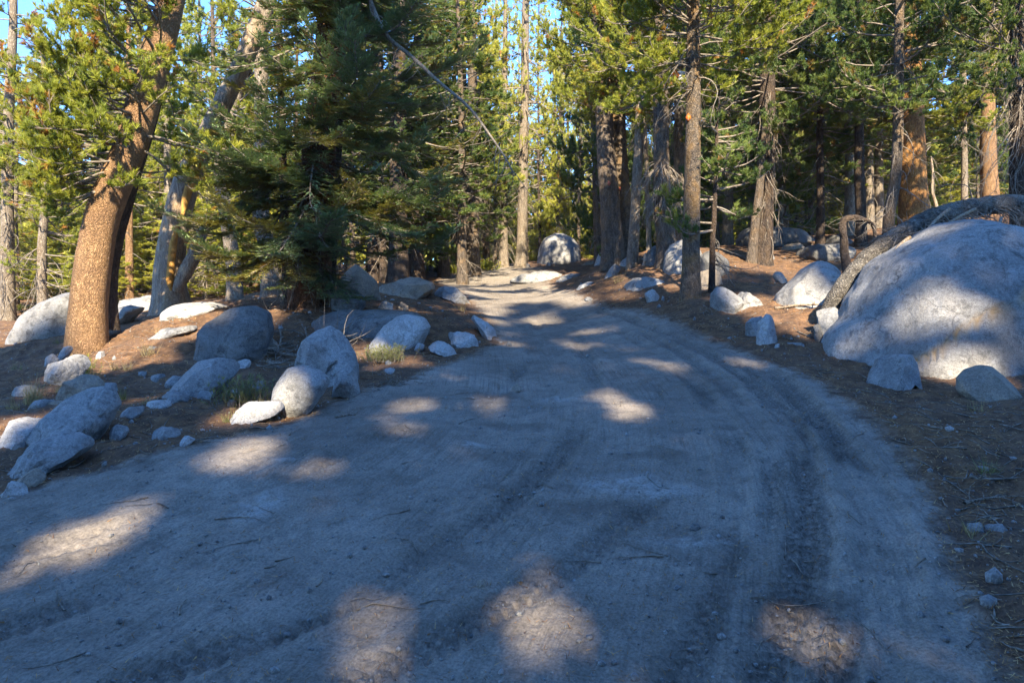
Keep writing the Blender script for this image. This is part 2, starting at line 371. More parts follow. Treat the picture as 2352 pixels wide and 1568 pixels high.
def build_ground():
    th = np.r_[np.linspace(-180, -58, 50)[:-1], np.linspace(-58, 58, 860), np.linspace(58, 180, 50)[1:-1]]
    th = np.radians(th); nt_ = len(th)
    rr = np.r_[np.linspace(.25, 1.9, 8)[:-1], 1.9 * (62 / 1.9) ** np.linspace(0, 1, 760), np.array([66, 72, 80, 95, 120, 160, 240, 400, 700])]
    nr = len(rr)
    A, B = np.meshgrid(th, rr); x = (np.sin(A) * B).ravel(); y = (np.cos(A) * B).ravel()
    z = base_h(x, y); r = np.hypot(x, y)
    rm = road_mask(x, y)
    duff = 1 - rm
    z += fbm2(x, y, .8, 3, 5) * (.035 + .06 * duff) * np.clip(r / 6, .3, 1)
    z += fbm2(x, y, 5.5, 4, 9) * (.008 + .022 * duff)
    near = r < 20
    zn = z[near]; xn = x[near]; yn = y[near]; rmn = rm[near]
    pebb = fbm2(xn, yn, 24, 2, 21); zn += .006 * pebb + .004 * duff[near] * pebb
    churn = fbm2(xn, yn, 14, 3, 31); tk = np.zeros_like(xn)
    for k, (L, wd, dep) in enumerate(TRACKS):
        u, v = polyline_uv(xn, yn, L)
        s = np.abs(u) / (wd * .5)
        prof = -dep * np.exp(-s ** 4) + dep * .55 * np.exp(-((s - 1.45) / .35) ** 2)
        patch = np.clip(fbm(np.stack([v * .9, u * 3, u * 0 + k], 1), 3, 40 + k) * 1.8 + .35, 0, 1)
        lugw = np.sin(2 * PI * (v / .085 + np.abs(u) * 7)) * 2 * np.clip(1 - np.hypot(xn, yn) / 9, 0, 1) * (s < 1)
        lug = np.clip(np.sin(2 * PI * (v / .085 + np.abs(u) * 7)) * 2, -1, 1) * np.exp(-s ** 6) * .013
        lug *= (np.abs(u) > .02)
        lg_ = .55 + .45 * np.clip(lugw, -1, 1); tk = np.maximum(tk, lg_ * [.7, .75, .6, 1.3, 1.4, 1.0, 1.2, .8, .5, .7][k] * patch * np.exp(-(s / (1.1 + .4 * churn)) ** 4)); zn += rmn * (prof * 1.5 * (.45 + .55 * patch) + lug * patch + churn * .008 * np.exp(-(s / 1.6) ** 2))
    z[near] = zn
    e = np.zeros_like(x); wv = np.zeros_like(x); jit = fbm2(x, y, 3.0, 3, 77) * .45
    for (a, b, c, d) in PALE: e = np.maximum(e, np.clip(1.35 - np.hypot((x - a) / c, (y - b) / d) + jit, 0, 1))
    for (a, b, c, d) in DARK_SPOTS: wv = np.maximum(wv, np.clip(1.3 - np.hypot((x - a) / c, (y - b) / d) + jit, 0, 1))
    z += e * .012; ck = np.zeros_like(x); ck[near] = tk
    u1, v1 = polyline_uv(x, y, SPINE); u2, v2 = polyline_uv(x, y, SPINER)
    su = (u1 + u2) * .5; sv = (v1 + v2) * .5
    V = np.stack([x, y, z], 1)
    i, j = np.meshgrid(np.arange(nr - 1), np.arange(nt_), indexing='ij'); j2 = (j + 1) % nt_
    Q = np.stack([i * nt_ + j, i * nt_ + j2, (i + 1) * nt_ + j2, (i + 1) * nt_ + j], -1).reshape(-1, 4)[:, ::-1]
    c = len(V); V = np.r_[V, [[0, 0, z[:nt_].mean()]]]
    jj = np.arange(nt_); T = np.stack([np.full(nt_, c), jj, (jj + 1) % nt_], 1)[:, ::-1]
    at_ = {'road': np.r_[rm, 1], 'pale': np.r_[e * rm * .85, 0], 'dark_spot': np.r_[wv * .55, 0], 'churn': np.r_[ck, 0], 'su': np.r_[su, 0], 'sv': np.r_[sv, 0]}
    o = mesh('ground', V, [Q, T], GROUND, attrs=at_); tag(o, kind='structure')
build_ground()

# ------------------------------------------------------------------ rocks
c5 = lambda L: [(x * .4027, y * .4027 + 516.8) for x, y in L]
c6 = lambda L: [(x * .3295 + 574.2, y * .3295 + 516.8) for x, y in L]
c7 = lambda L: [(x * .2930 + 1148.4, y * .2930 + 488.0) for x, y in L]
c8 = lambda L: [(x * .3663 + 1665, y * .3663 + 402.0) for x, y in L]
_ico = {}
def ico(n):
    if n not in _ico:
        import bmesh
        bm = bmesh.new(); bmesh.ops.create_icosphere(bm, subdivisions=n, radius=1)
        bm.verts.ensure_lookup_table()
        V = np.array([v.co[:] for v in bm.verts]); T = np.array([[v.index for v in f.verts] for f in bm.faces]); bm.free()
        _ico[n] = (V, T)
    return _ico[n]
_rk = [0]
def rock(outline, label, Y=None, depth=1.0, m=None, sub=5, facets=6, rough=.05, lean=.35, name='boulder', cat='boulder', group=None, full=.8, crack=None, sink=1.1, cut=(.56, .88), bk=0.0):
    """outline: what one sees of the rock, in working-picture pixels; it gets its own distance, thickness, facets and relief"""
    _rk[0] += 1; rs = np.random.default_rng(100 + _rk[0])
    if facets <= 3: cut = (.84, .96)
    O = np.array(outline, float); by = O[:, 1].max(); bx = O[O[:, 1] > by - (by - O[:, 1].min()) * .25][:, 0].mean()
    hY = hit(bx, by)[1]
    if Y is None or abs(hY - Y) < .2 * Y: Y = hY + bk
    wpx = O[:, 0].max() - O[:, 0].min()
    W = wpx / F * Y; D = W * .5 * depth
    Yc = Y + D * .75
    Pw = np.array([at(a, b, Yc if b < by - 1 else Yc) for a, b in O])
    cen = np.array([(Pw[:, 0].max() + Pw[:, 0].min()) / 2, Yc, Pw[:, 2].min() + (Pw[:, 2].max() - Pw[:, 2].min()) * .42])
    q = Pw[:, [0, 2]] - cen[[0, 2]]; Hh = q[:, 1].max() - q[:, 1].min()
    zb = q[:, 1].min(); q[:, 1] = np.where(q[:, 1] < 0, q[:, 1] * (1 + sink), q[:, 1])
    gz = g(cen[0], Yc) - cen[2]
    q[:, 1] = np.where(q[:, 1] < zb * .5, np.minimum(q[:, 1], gz - .06 * Hh), q[:, 1])
    A = np.linspace(-PI, PI, 361)
    rad = np.zeros(361)
    for k, a in enumerate(A):
        d = np.array([math.cos(a), math.sin(a)]); best = 0
        for i in range(len(q)):
            p, e = q[i], q[(i + 1) % len(q)] - q[i]
            den = d[0] * e[1] - d[1] * e[0]
            if abs(den) < 1e-12: continue
            t = (p[0] * e[1] - p[1] * e[0]) / den; s = (p[0] * d[1] - p[1] * d[0]) / den
            if t > 0 and -1e-6 <= s <= 1 + 1e-6: best = max(best, t)
        rad[k] = best
    if (rad <= 0).any(): rad[rad <= 0] = np.median(rad[rad > 0])
    ker = np.array([1, 2, 3, 2, 1.]); ker /= ker.sum(); rad[:-1] = np.convolve(np.r_[rad[-3:-1], rad[:-1], rad[:2]], ker, 'valid'); rad[-1] = rad[0]
    V, T = ico(sub)
    a = np.arctan2(V[:, 2], V[:, 0]); s = np.abs(V[:, 1]); c = np.sqrt(np.maximum(1 - s * s, 0)) ** full
    r = np.interp(a, A, rad)
    P = np.stack([r * np.cos(a) * c, D * np.sign(V[:, 1]) * s ** .85, r * np.sin(a) * c], 1)
    size = (W + Hh) / 2
    # flat broken faces turned towards the viewer, the sides and the sky
    for k in range(facets + (4 if facets > 3 and sub < 6 else 0)):
        n = np.array([rs.normal() * 1.0, -abs(rs.normal()) - .25, rs.normal() * .6 + .4]); n /= np.linalg.norm(n)
        h = P @ n; lim = h.max() * rs.uniform(*cut)
        over = np.maximum(h - lim, 0)
        P = P - n * (over * .93)[:, None]
    sd = _rk[0] * 3.1
    dirn = nrm(P + 1e-6)
    nz = fbm(P / size * 2.2 + sd, 4, 3) * rough * 1.3 + fbm(P / size * 9 + sd, 3, 8) * rough * .3 - np.maximum(.22 - np.abs(fbm(P / size * np.array([2.2, 2.2, 4.0]) + sd * 2, 2, 12)), 0) * rough * 1.8
    P = P + dirn * (nz * size)[:, None]
    st = np.zeros(len(P))
    if crack:
        for line, depthc, stain in crack:
            L = np.array([at(aa, bb, Yc) for aa, bb in line])[:, [0, 2]] - cen[[0, 2]]
            wob = fbm(P / size * 6 + 4, 2, 5) * .02 * size
            u, v = polyline_uv(P[:, 0] + wob, P[:, 2] + wob, L)
            ends = (v > .001) & (v < np.hypot(*(L[1:] - L[:-1]).T).sum() - .001) & (P[:, 1] < 0)
            wd = .008 * size + .014
            k = np.exp(-(u / wd) ** 2) * ends
            P = P - dirn * (k * depthc * size)[:, None]
            if stain: st = np.maximum(st, np.exp(-(u / (wd * .9)) ** 2) * ends * stain)
    P[:, 1] += lean * (P[:, 2] - P[:, 2].min()) * min(1, D / max(Hh, .01))
    P[:, 1] -= lean * Hh * .4 * min(1, D / max(Hh, .01))
    base = np.array([cen[0], Yc, g(cen[0], Yc)])
    P = P + (cen - base)
    o = mesh(name, P, T, m or GR, attrs={'stain': st}, loc=base)
    if facets > 3: o.data.set_sharp_from_angle(angle=R(26))
    return tag(o, label, cat, group)

# left bank
rock(c5([(65,645),(80,600),(150,510),(240,435),(340,385),(400,380),(440,450),(450,590),(390,600),(200,640)]), 'big pale rounded boulder behind the leaning orange-barked pine at the far left', Y=14.2, depth=.8, m=GR, full=.65, facets=3, rough=.02)
rock(c5([(655,480),(690,430),(800,405),(910,405),(925,480),(800,492)]), 'low pale boulder behind the base of the split dead tree', Y=17.0, m=GR, facets=3)
rock(c5([(650,475),(730,462),(800,470),(760,505),(700,545),(650,565)]), 'flat grey rock in the needles just right of the leaning pine', Y=14.2, m=GR, facets=3, full=.6)
rock(c5([(945,530),(945,500),(990,460),(1080,445),(1200,447),(1290,465),(1250,490),(1150,525),(1060,525)]), 'low pale slab in front of the split dead tree', Y=13.6, m=GRW, facets=3, full=.6)
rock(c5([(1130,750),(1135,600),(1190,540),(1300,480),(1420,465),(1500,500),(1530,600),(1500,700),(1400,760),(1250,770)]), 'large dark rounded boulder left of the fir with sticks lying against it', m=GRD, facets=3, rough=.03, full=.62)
rock(c5([(860,650),(950,590),(1100,570),(1110,600),(950,660)]), 'flat bedrock patch showing through orange needles above the dark boulder', m=GR, facets=2, full=.5, depth=.8, sink=.3)
rock(c5([(950,945),(1000,860),(1080,790),(1200,758),(1300,770),(1335,820),(1300,880),(1200,940),(1100,985),(1040,990)]), 'smooth grey-blue boulder below the large dark boulder', m=GR, facets=4, rough=.025, full=.62)
rock(c5([(905,985),(960,940),(1070,990),(1040,1020),(920,1015)]), 'small split-off chunk at the lower left of the smooth grey-blue boulder', m=GR, name='rock', cat='rock', sub=4)
rock(c5([(240,850),(235,800),(300,780),(330,770),(380,722),(440,722),(478,770),(470,820),(400,870),(330,910),(260,900)]), 'rough upright rock with a streaked face at the foot of the leaning pine', m=GR, facets=9, rough=.06)
rock(c5([(320,765),(340,700),(380,680),(402,700),(385,740),(350,790)]), 'small pointed rock leaning behind the streaked rock near the leaning pine', bk=.3, Y=9.9, m=GR, name='rock', cat='rock', facets=8, sub=4)
rock(c5([(235,810),(245,755),(280,735),(318,765),(315,820)]), 'small squarish rock at the left of the streaked rock near the leaning pine', Y=9.7, m=GR, name='rock', cat='rock', facets=8, sub=4)
rock(c5([(285,1025),(330,940),(370,890),(430,855),(500,860),(550,900),(555,950),(450,1000),(345,1010)]), 'cracked brown-grey boulder resting behind the bright blue-grey boulder at left', Y=7.7, m=GRB, facets=7)
rock(c5([(200,1235),(195,1160),(240,1080),(320,1000),(440,940),(560,930),(600,980),(625,1040),(600,1080),(585,1130),(520,1190),(400,1235),(300,1255),(210,1260)]), 'big rounded blue-grey boulder in the rock pile at the left road edge', Y=6.9, m=GR, facets=4, rough=.025, full=.62,
     crack=[(c5([(420,950),(470,980),(530,1040),(590,1100)]), .05, 0)])
rock(c5([(-90,1290),(-100,1160),(-20,1130),(60,1105),(170,1095),(200,1140),(182,1255),(80,1290)]), 'sunlit cream block cut off by the left edge of the picture', Y=6.7, m=GRW, facets=8, rough=.03)
rock(c5([(-40,1460),(0,1420),(60,1350),(150,1280),(230,1225),(320,1210),(420,1235),(440,1290),(330,1370),(220,1420),(60,1470)]), 'low sloping grey rock at the road edge below the blue-grey boulder', Y=5.6, m=GR, facets=6, full=.65)
rock(c5([(80,1425),(170,1400),(240,1440),(215,1492),(120,1495)]), 'small brown rock under the low sloping grey rock at far left', m=GRB, name='rock', cat='rock', sub=4)
rock(c5([(140,1050),(150,1015),(200,1000),(290,1000),(280,1040),(200,1065)]), 'low blue-grey rock with dry grass beside it at far left', Y=7.9, m=GR, name='rock', cat='rock', sub=4)
rock(c5([(650,1085),(720,1045),(795,1038),(800,1065),(760,1100),(700,1115)]), 'wedge shaped pale rock in dark litter between the two boulder groups', m=GR, name='rock', cat='rock', sub=4, facets=9)
rock(c5([(550,925),(580,898),(640,905),(662,940),(600,965)]), 'bluish rock right behind the brown-grey cracked boulder', m=GR, name='rock', cat='rock', sub=4)
rock(c5([(1265,1115),(1290,1080),(1350,1050),(1400,1012),(1480,1020),(1560,1020),(1600,1050),(1560,1085),(1450,1105),(1340,1130),(1280,1135)]), 'long sunlit pale rock touching the tip of the big cracked boulder', m=GRW, facets=7, rough=.05)
rock(c5([(1000,1254),(1020,1215),(1060,1208),(1105,1224),(1080,1245),(1010,1258)]), 'white stone lying alone at the left road edge', m=GRW, name='rock', cat='rock', sub=4)
rock(c5([(1495,680),(1510,650),(1545,643),(1585,690),(1582,725),(1510,715)]), 'small angular tan stone among dead sticks beside the dark boulder', m=GRB, name='rock', cat='rock', sub=4, facets=9)
rock(c5([(1420,935),(1460,890),(1500,890),(1502,925),(1440,948)]), 'small blue-grey stone beside the yellow bush', m=GR, name='rock', cat='rock', sub=4)
rock(c5([(540,755),(550,722),(585,718),(592,745),(565,758)]), 'small sunlit white stone on the needles right of the leaning pine', m=GRW, name='rock', cat='rock', sub=4)
# centre-left boulder group
rock(c6([(200,1150),(225,1030),(265,920),(330,838),(450,735),(530,706),(595,738),(650,800),(710,880),(742,970),(748,1040),(640,1110),(500,1160),(350,1180)]), 'big blue-grey pointed boulder with a crack, left of the road', bk=.15, Y=7.75, m=GR, sub=6, facets=8, cut=(.68, .9), rough=.022, full=.5, depth=.8,
     crack=[(c6([(250,985),(330,965),(400,990),(480,1040),(545,1075)]), .07, 0), (c6([(560,1070),(590,1000),(640,945)]), .06, 0)])
rock(c6([(147,1205),(165,1140),(200,1060),(250,1000),(330,975),(450,1012),(540,1065),(545,1100),(500,1170),(410,1230),(250,1275),(160,1250)]), 'smooth lower lobe with a sunlit tip under the crack of the big pointed boulder', bk=-.35, Y=7.15, m=GR, facets=3, rough=.02, full=.62, depth=.85)
rock(c6([(560,1070),(600,990),(650,942),(735,1030),(775,1085),(740,1115),(630,1118)]), 'broken wedge leaning on the right foot of the big pointed boulder', bk=-.75, Y=7.6, m=GR, facets=9, sub=4)
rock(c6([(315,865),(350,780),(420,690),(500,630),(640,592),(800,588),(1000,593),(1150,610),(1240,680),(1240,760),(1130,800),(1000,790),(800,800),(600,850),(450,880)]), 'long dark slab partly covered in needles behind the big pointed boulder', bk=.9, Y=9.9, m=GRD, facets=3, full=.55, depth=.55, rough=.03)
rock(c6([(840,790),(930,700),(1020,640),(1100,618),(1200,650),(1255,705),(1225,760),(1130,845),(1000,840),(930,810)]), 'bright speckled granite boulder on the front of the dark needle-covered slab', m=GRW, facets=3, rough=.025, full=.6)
rock(c6([(808,880),(850,800),(910,755),(950,800),(1010,860),(1040,890),(1000,925),(850,900)]), 'angular pale rock behind the grey-green bush', m=GRW, facets=9, sub=4)
rock(c6([(1222,840),(1240,795),(1340,808),(1420,850),(1465,908),(1400,898),(1250,868)]), 'low pale ledge at the outer edge of the road bend', m=GRW, facets=8, sub=4, depth=.8)
rock(c6([(1133,868),(1170,820),(1215,830),(1200,870)]), 'small pale stone at the left end of the low ledge', m=GRW, name='rock', cat='rock', sub=4)
rock(c6([(1340,755),(1420,748),(1500,735),(1560,770),(1610,825),(1520,855),(1440,825)]), 'streaky layered ledge above the low ledge at the road bend', m=GRW, facets=8, rough=.06, sub=5, depth=.8)
rock(c6([(1490,622),(1560,628),(1650,680),(1722,730),(1728,785),(1660,792),(1590,710)]), 'narrow pale rock nosing into the road at the bend', m=GRW, facets=5, depth=1.0)
rock(c6([(565,450),(600,390),(660,310),(715,262),(760,290),(830,350),(880,390),(915,425),(840,485),(700,480)]), 'pyramid shaped tan boulder right of the fir', Y=15.0, m=GRB, sub=5, facets=5, rough=.015, full=.95, depth=.9)
rock(c6([(570,560),(570,480),(640,440),(720,435),(790,490),(812,550),(740,600),(600,610)]), 'dark rounded boulder under the pyramid shaped one', Y=13.0, m=GRD, facets=3, full=.62)
rock(c6([(825,490),(900,420),(1000,385),(1100,362),(1180,375),(1260,400),(1282,445),(1150,490),(1000,508),(900,510)]), 'long tan boulder right of the pyramid boulder at the road side', m=GRB, facets=6, rough=.04)
rock(c6([(1245,480),(1280,430),(1350,418),(1420,440),(1480,490),(1550,525),(1540,550),(1400,510)]), 'blue-grey low rock sloping down into the left side of the road', m=GR, facets=6, depth=.8)
rock(c6([(888,585),(890,540),(930,532),(992,545),(992,590)]), 'white block standing on the needles above the dark slab', m=GRW, name='rock', cat='rock', sub=4, facets=9)
rock(c6([(1012,585),(1050,535),(1105,565),(1102,592)]), 'brown triangular stone right of the white block', m=GRB, name='rock', cat='rock', sub=4, facets=8)
rock(c6([(1812,1163),(1830,1120),(1870,1110),(1902,1130),(1860,1163)]), 'small square stone alone in the road at mid distance', m=GRB, name='rock', cat='rock', sub=4, facets=8)
rock(c6([(1780,835),(1800,803),(1830,830),(1820,845)]), 'little dark stone at the inside of the road bend', m=GRD, name='rock', cat='rock', sub=4)
# beyond the crest and the right bank
rock(c7([(285,400),(300,280),(350,200),(430,160),(500,160),(580,210),(625,270),(638,390),(500,405)]), 'large dome shaped boulder beyond the top of the road', Y=36.5, m=GR, facets=2, rough=.012, full=.55, depth=.9)
rock(c7([(60,520),(160,480),(300,458),(420,460),(495,492),(400,545),(200,540)]), 'long flat pale slab across the top of the road', m=GR, facets=2, full=.5, depth=.5)
rock(c7([(390,542),(480,500),(560,475),(620,478),(665,497),(600,540),(500,552)]), 'flat blue-grey rock right of the slab at the top of the road', m=GR, facets=4, full=.6, depth=.7)
rock(c7([(573,605),(640,560),(700,543),(738,545),(700,592),(620,617)]), 'small low white rock at the right road side below the crest', m=GRW, facets=3, full=.6, sub=4)
rock(c7([(955,620),(990,560),(1060,510),(1150,502),(1250,520),(1325,548),(1200,595),(1020,632)]), 'smooth blue-grey half buried boulder right of the road', m=GR, facets=3, full=.6, rough=.015)
rock(c7([(1133,672),(1140,630),(1200,600),(1240,605),(1264,640),(1220,692),(1160,696)]), 'round pale rock between the half buried boulder and the blazed pine', m=GRW, facets=7, sub=4)
rock(c7([(1262,680),(1275,652),(1295,662),(1290,682)]), 'tiny blue stone just right of the round pale rock', m=GR, name='rock', cat='rock', sub=3)
rock(c7([(775,535),(860,450),(910,400),(962,430),(900,495),(850,525)]), 'slanting grey rock rising at the right of the flat blue-grey rock', m=GR, facets=5)
rock(c7([(1105,425),(1130,330),(1150,300),(1180,350),(1188,420)]), 'narrow tan upright rock left of the pine with bare drooping branches', Y=20.5, m=GRB, facets=8, sub=4)
rock(c7([(1150,420),(1155,300),(1200,260),(1260,250),(1290,400),(1190,425)]), 'shaded boulder just behind the pine with bare drooping branches', Y=21, m=GRD, facets=3, full=.6)
rock(c7([(1285,410),(1300,320),(1350,250),(1420,210),(1500,215),(1580,300),(1600,400),(1540,475),(1320,480)]), 'tall pale boulder directly behind the blazed pine', Y=17.0, m=GR, facets=3, full=.6, rough=.015)
rock(c7([(1560,340),(1640,300),(1720,320),(1800,400),(1790,470),(1560,480)]), 'shadowed boulder behind the sapling right of the blazed pine', Y=18, m=GRD, facets=3, full=.6)
rock(c7([(1545,475),(1650,440),(1720,468),(1755,550),(1700,590),(1560,595)]), 'sunlit sandy rock behind the thin sapling trunk', Y=15.9, m=GRB, facets=4, full=.6)
rock(c7([(1640,770),(1680,650),(1720,590),(1770,585),(1860,650),(1950,720),(1985,765),(1900,795),(1760,780)]), 'sharp edged dark grey boulder right of the blazed pine', m=GR, facets=9, rough=.03, sub=5, cut=(.62, .88))
rock(c7([(1860,730),(1870,640),(1900,612),(1960,630),(2060,710),(2105,755),(1990,760)]), 'smaller grey boulder tucked behind the sharp edged one', Y=12.9, m=GR, facets=6)
rock(c7([(1926,950),(1940,860),(2000,815),(2080,810),(2110,870),(2060,975),(1965,972)]), 'rounded grey rock behind the white angular rock at the right road side', Y=9.9, m=GR, facets=4)
rock(c7([(2010,1035),(2030,930),(2040,860),(2110,790),(2150,800),(2170,850),(2202,910),(2182,985),(2140,1035),(2060,1040)]), 'white angular upright rock at the right road side', m=GRW, facets=12, rough=.05, cut=(.6, .88))
rock(c7([(2145,500),(2170,460),(2220,455),(2240,490),(2277,533),(2220,555)]), 'small grey two-humped rock on the shaded needles in the right background', m=GR, sub=4)
rock(c7([(925,395),(980,355),(1060,320),(1130,340),(1105,395),(1000,420)]), 'dark rocks heap member nearest the pale-barked thin pine', Y=23, m=GR, facets=8)
rock(c7([(835,380),(845,330),(880,300),(945,310),(935,365),(850,385)]), 'rock with pale top at the foot of the twin pines', Y=24, m=GR, facets=8)
rock(c7([(735,345),(780,310),(832,330),(805,360)]), 'white topped rock left of the twin pines', Y=27, m=GRW, facets=6, sub=4)
rock(c7([(630,400),(700,380),(800,370),(850,400),(840,440),(700,450)]), 'low ledge with striped shadows between dome boulder and twin pines', Y=29, m=GRB, facets=4, full=.6)
rock(c7([(945,533),(975,495),(1035,500),(1025,523)]), 'small jagged blue rock on the needle bank above the half buried boulder', m=GR, name='rock', cat='rock', sub=4, facets=8)
rock(c7([(650,685),(680,662),(740,670),(720,695)]), 'flat stone set in the road surface on the right', m=GR, name='rock', cat='rock', sub=4, sink=.5)
rock(c7([(350,420),(375,385),(405,400),(395,422)]), 'small pale stone at the left foot of the dome boulder', Y=34, m=GRW, name='rock', cat='rock', sub=3)
rock(c7([(198,425),(205,398),(238,400),(236,428)]), 'bright white stone beside the tall straight pine in the centre', Y=34, m=GRW, name='rock', cat='rock', sub=3)
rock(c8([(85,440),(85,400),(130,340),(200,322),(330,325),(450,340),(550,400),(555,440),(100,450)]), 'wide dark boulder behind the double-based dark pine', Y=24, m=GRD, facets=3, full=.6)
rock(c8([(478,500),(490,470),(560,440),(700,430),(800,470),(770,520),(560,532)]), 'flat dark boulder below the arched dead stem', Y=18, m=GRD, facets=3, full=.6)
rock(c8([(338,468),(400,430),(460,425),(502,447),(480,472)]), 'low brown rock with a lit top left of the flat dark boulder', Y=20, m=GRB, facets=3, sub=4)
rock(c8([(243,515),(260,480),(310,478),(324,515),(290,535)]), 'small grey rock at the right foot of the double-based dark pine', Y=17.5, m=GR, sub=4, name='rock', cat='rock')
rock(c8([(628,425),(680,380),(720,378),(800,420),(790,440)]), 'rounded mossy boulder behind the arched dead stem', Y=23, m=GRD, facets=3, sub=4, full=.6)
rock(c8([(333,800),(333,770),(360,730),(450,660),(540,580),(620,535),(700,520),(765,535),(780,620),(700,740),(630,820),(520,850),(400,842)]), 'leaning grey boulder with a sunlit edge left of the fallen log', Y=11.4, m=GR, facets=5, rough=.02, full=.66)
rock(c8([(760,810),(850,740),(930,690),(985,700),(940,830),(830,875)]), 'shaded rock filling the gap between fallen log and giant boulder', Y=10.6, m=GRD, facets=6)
rock(c8([(600,940),(598,830),(640,812),(720,820),(830,872),(780,910),(720,980),(690,1060),(620,1060)]), 'overhanging angular rock at the left of the giant boulder', Y=9.3, m=GR, facets=11, rough=.03, cut=(.62, .88))
rock(c8([(560,1000),(560,930),(600,915),(625,1000),(610,1045),(580,1035)]), 'small shaded rock under the overhanging angular rock', Y=9.4, m=GRD, sub=4, name='rock', cat='rock')
rock(c8([(690,1090),(710,990),(760,920),(870,870),(930,760),(1020,640),(1100,540),(1200,470),(1330,400),(1450,330),(1560,280),(1700,262),(1900,290),(2150,420),(2300,700),(2300,1100),(2100,1240),(1860,1240),(1560,1258),(1300,1248),(1000,1208),(900,1195),(790,1186),(720,1150)]),
     'giant blue-grey boulder filling the right side, a fallen log across its top', Y=8.9, m=GR, sub=6, facets=6, cut=(.76, .94), rough=.02, full=.62, depth=.8, lean=.5,
     crack=[(c8([(880,1195),(1000,1100),(1200,940),(1330,880),(1480,820),(1650,680)]), .02, .8)])
rock(c8([(912,1370),(930,1310),(990,1240),(1050,1160),(1120,1135),(1220,1140),(1310,1170),(1372,1230),(1360,1275),(1250,1315),(1180,1285),(1100,1310),(1000,1360)]), 'flat topped tan-grey rock in front of the giant boulder', Y=7.5, m=GR, facets=10, rough=.03, cut=(.62, .88))
rock(c8([(1512,1345),(1530,1280),(1600,1220),(1700,1198),(1790,1205),(1865,1260),(1875,1335),(1800,1398),(1700,1428),(1580,1408)]), 'rounded brownish boulder at the right edge in front of the giant boulder', Y=7.1, m=GRB, facets=4, rough=.02, full=.66)
rock(c8([(308,1088),(320,1060),(346,1055),(347,1085)]), 'little white cube of stone below the white angular rock', m=GRW, name='rock', cat='rock', sub=3)
rock(c8([(372,1078),(400,1050),(500,1052),(485,1080)]), 'flat bluish stone right of the little white cube', m=GR, name='rock', cat='rock', sub=4)
rock([(2030,998),(2035,988),(2062,990),(2060,1000)], 'small white stone on the right verge beyond the sticks', m=GRW, name='rock', cat='rock', sub=3)
rock([(2225,1222),(2232,1205),(2265,1203),(2270,1220),(2250,1232)], 'blue-grey stone on the near right verge, left of its neighbour', m=GR, name='rock', cat='rock', sub=4)
rock([(2270,1232),(2280,1212),(2320,1208),(2332,1225),(2310,1240)], 'broader blue-grey stone on the near right verge, right of its neighbour', m=GR, name='rock', cat='rock', sub=4)
rock([(1088,1358),(1092,1338),(1110,1332),(1126,1345),(1124,1362)], 'small brown stone in the road near the viewer', m=GRB, name='rock', cat='rock', sub=4)
rock([(1583,1212),(1592,1202),(1612,1206),(1608,1216)], 'dark pebble-sized rock in the middle of the near road', m=GRD, name='rock', cat='rock', sub=3)
rock([(1313,1337),(1318,1330),(1332,1332),(1330,1340)], 'little grey stone right of the sunlit oval on the near road', m=GR, name='rock', cat='rock', sub=3)
rock([(-10,1125),(5,1108),(40,1112),(55,1135),(10,1150)], 'pale stone under the left picture edge beside the road', m=GRW, name='rock', cat='rock', sub=4)
rock([(45,1112),(60,1092),(95,1100),(88,1118)], 'tan stone next to the low sloping grey rock', m=GRB, name='rock', cat='rock', sub=4)

_r = random.Random(5)
for k in range(40):
    if k < 30: cx, cy = _r.uniform(20, 1000), _r.uniform(760, 1080)
    else: cx, cy = _r.uniform(1650, 2340), _r.uniform(760, 1300)
    h_ = hit(cx, cy)
    if road_mask(h_[:1], h_[1:2])[0] > .25: continue
    rr = _r.uniform(.035, .13) * F / h_[1]; n_ = 7
    ol = [(cx + rr * _r.uniform(.75, 1.2) * math.cos(2 * PI * q / n_) * 1.25, cy - rr * .5 - rr * _r.uniform(.6, 1.0) * math.sin(2 * PI * q / n_) * .7) for q in range(n_)]
    side = 'left' if k < 30 else 'right'
    rock(ol, 'one of the loose granite chunks strewn between the boulders on the %s bank' % side, m=[GR, GRW, GRB, GR][k % 4], name='stone', cat='stone', sub=3, facets=8, group='loose granite chunks on the %s bank' % side)

# ------------------------------------------------------------------ trees
def axis_fn(A, Rd):
    """A (n,3) centre line, Rd (n,) radius: position and radius at a height"""
    def f(z):
        return np.stack([np.interp(z, A[:, 2], A[:, 0]), np.interp(z, A[:, 2], A[:, 1]), z], -1), np.interp(z, A[:, 2], Rd)
    return f
def trunk_mesh(A, Rd, seed, sides=18, rough=.06, flare=.5, fh=.35, seg=None):
    """a tapered, slightly fluted trunk along A"""
    n = seg or max(16, int((A[-1, 2] - A[0, 2]) * 3))
    z = A[0, 2] + (A[-1, 2] - A[0, 2]) * np.linspace(0, 1, n) ** 1.25
    f = axis_fn(A, Rd); P, r = f(z)
    h = z - z[0]
    r = r * (1 + flare * np.exp(-h / fh))
    V, Q = tubes(P[None], r[None], sides)
    C = np.repeat(P, sides, 0); d = V - C
    ang = np.tile(np.arange(sides) * 2 * PI / sides, n)
    fl = 1 + .13 * flare * 2 * np.exp(-np.repeat(h, sides) / (fh * 1.2)) * np.sin(ang * 4 + seed) + rough * fbm(np.stack([np.cos(ang) * 1.6, np.sin(ang) * 1.6, V[:, 2] * 1.2], 1), 3, seed)
    V = C + d * fl[:, None]
    return V, Q
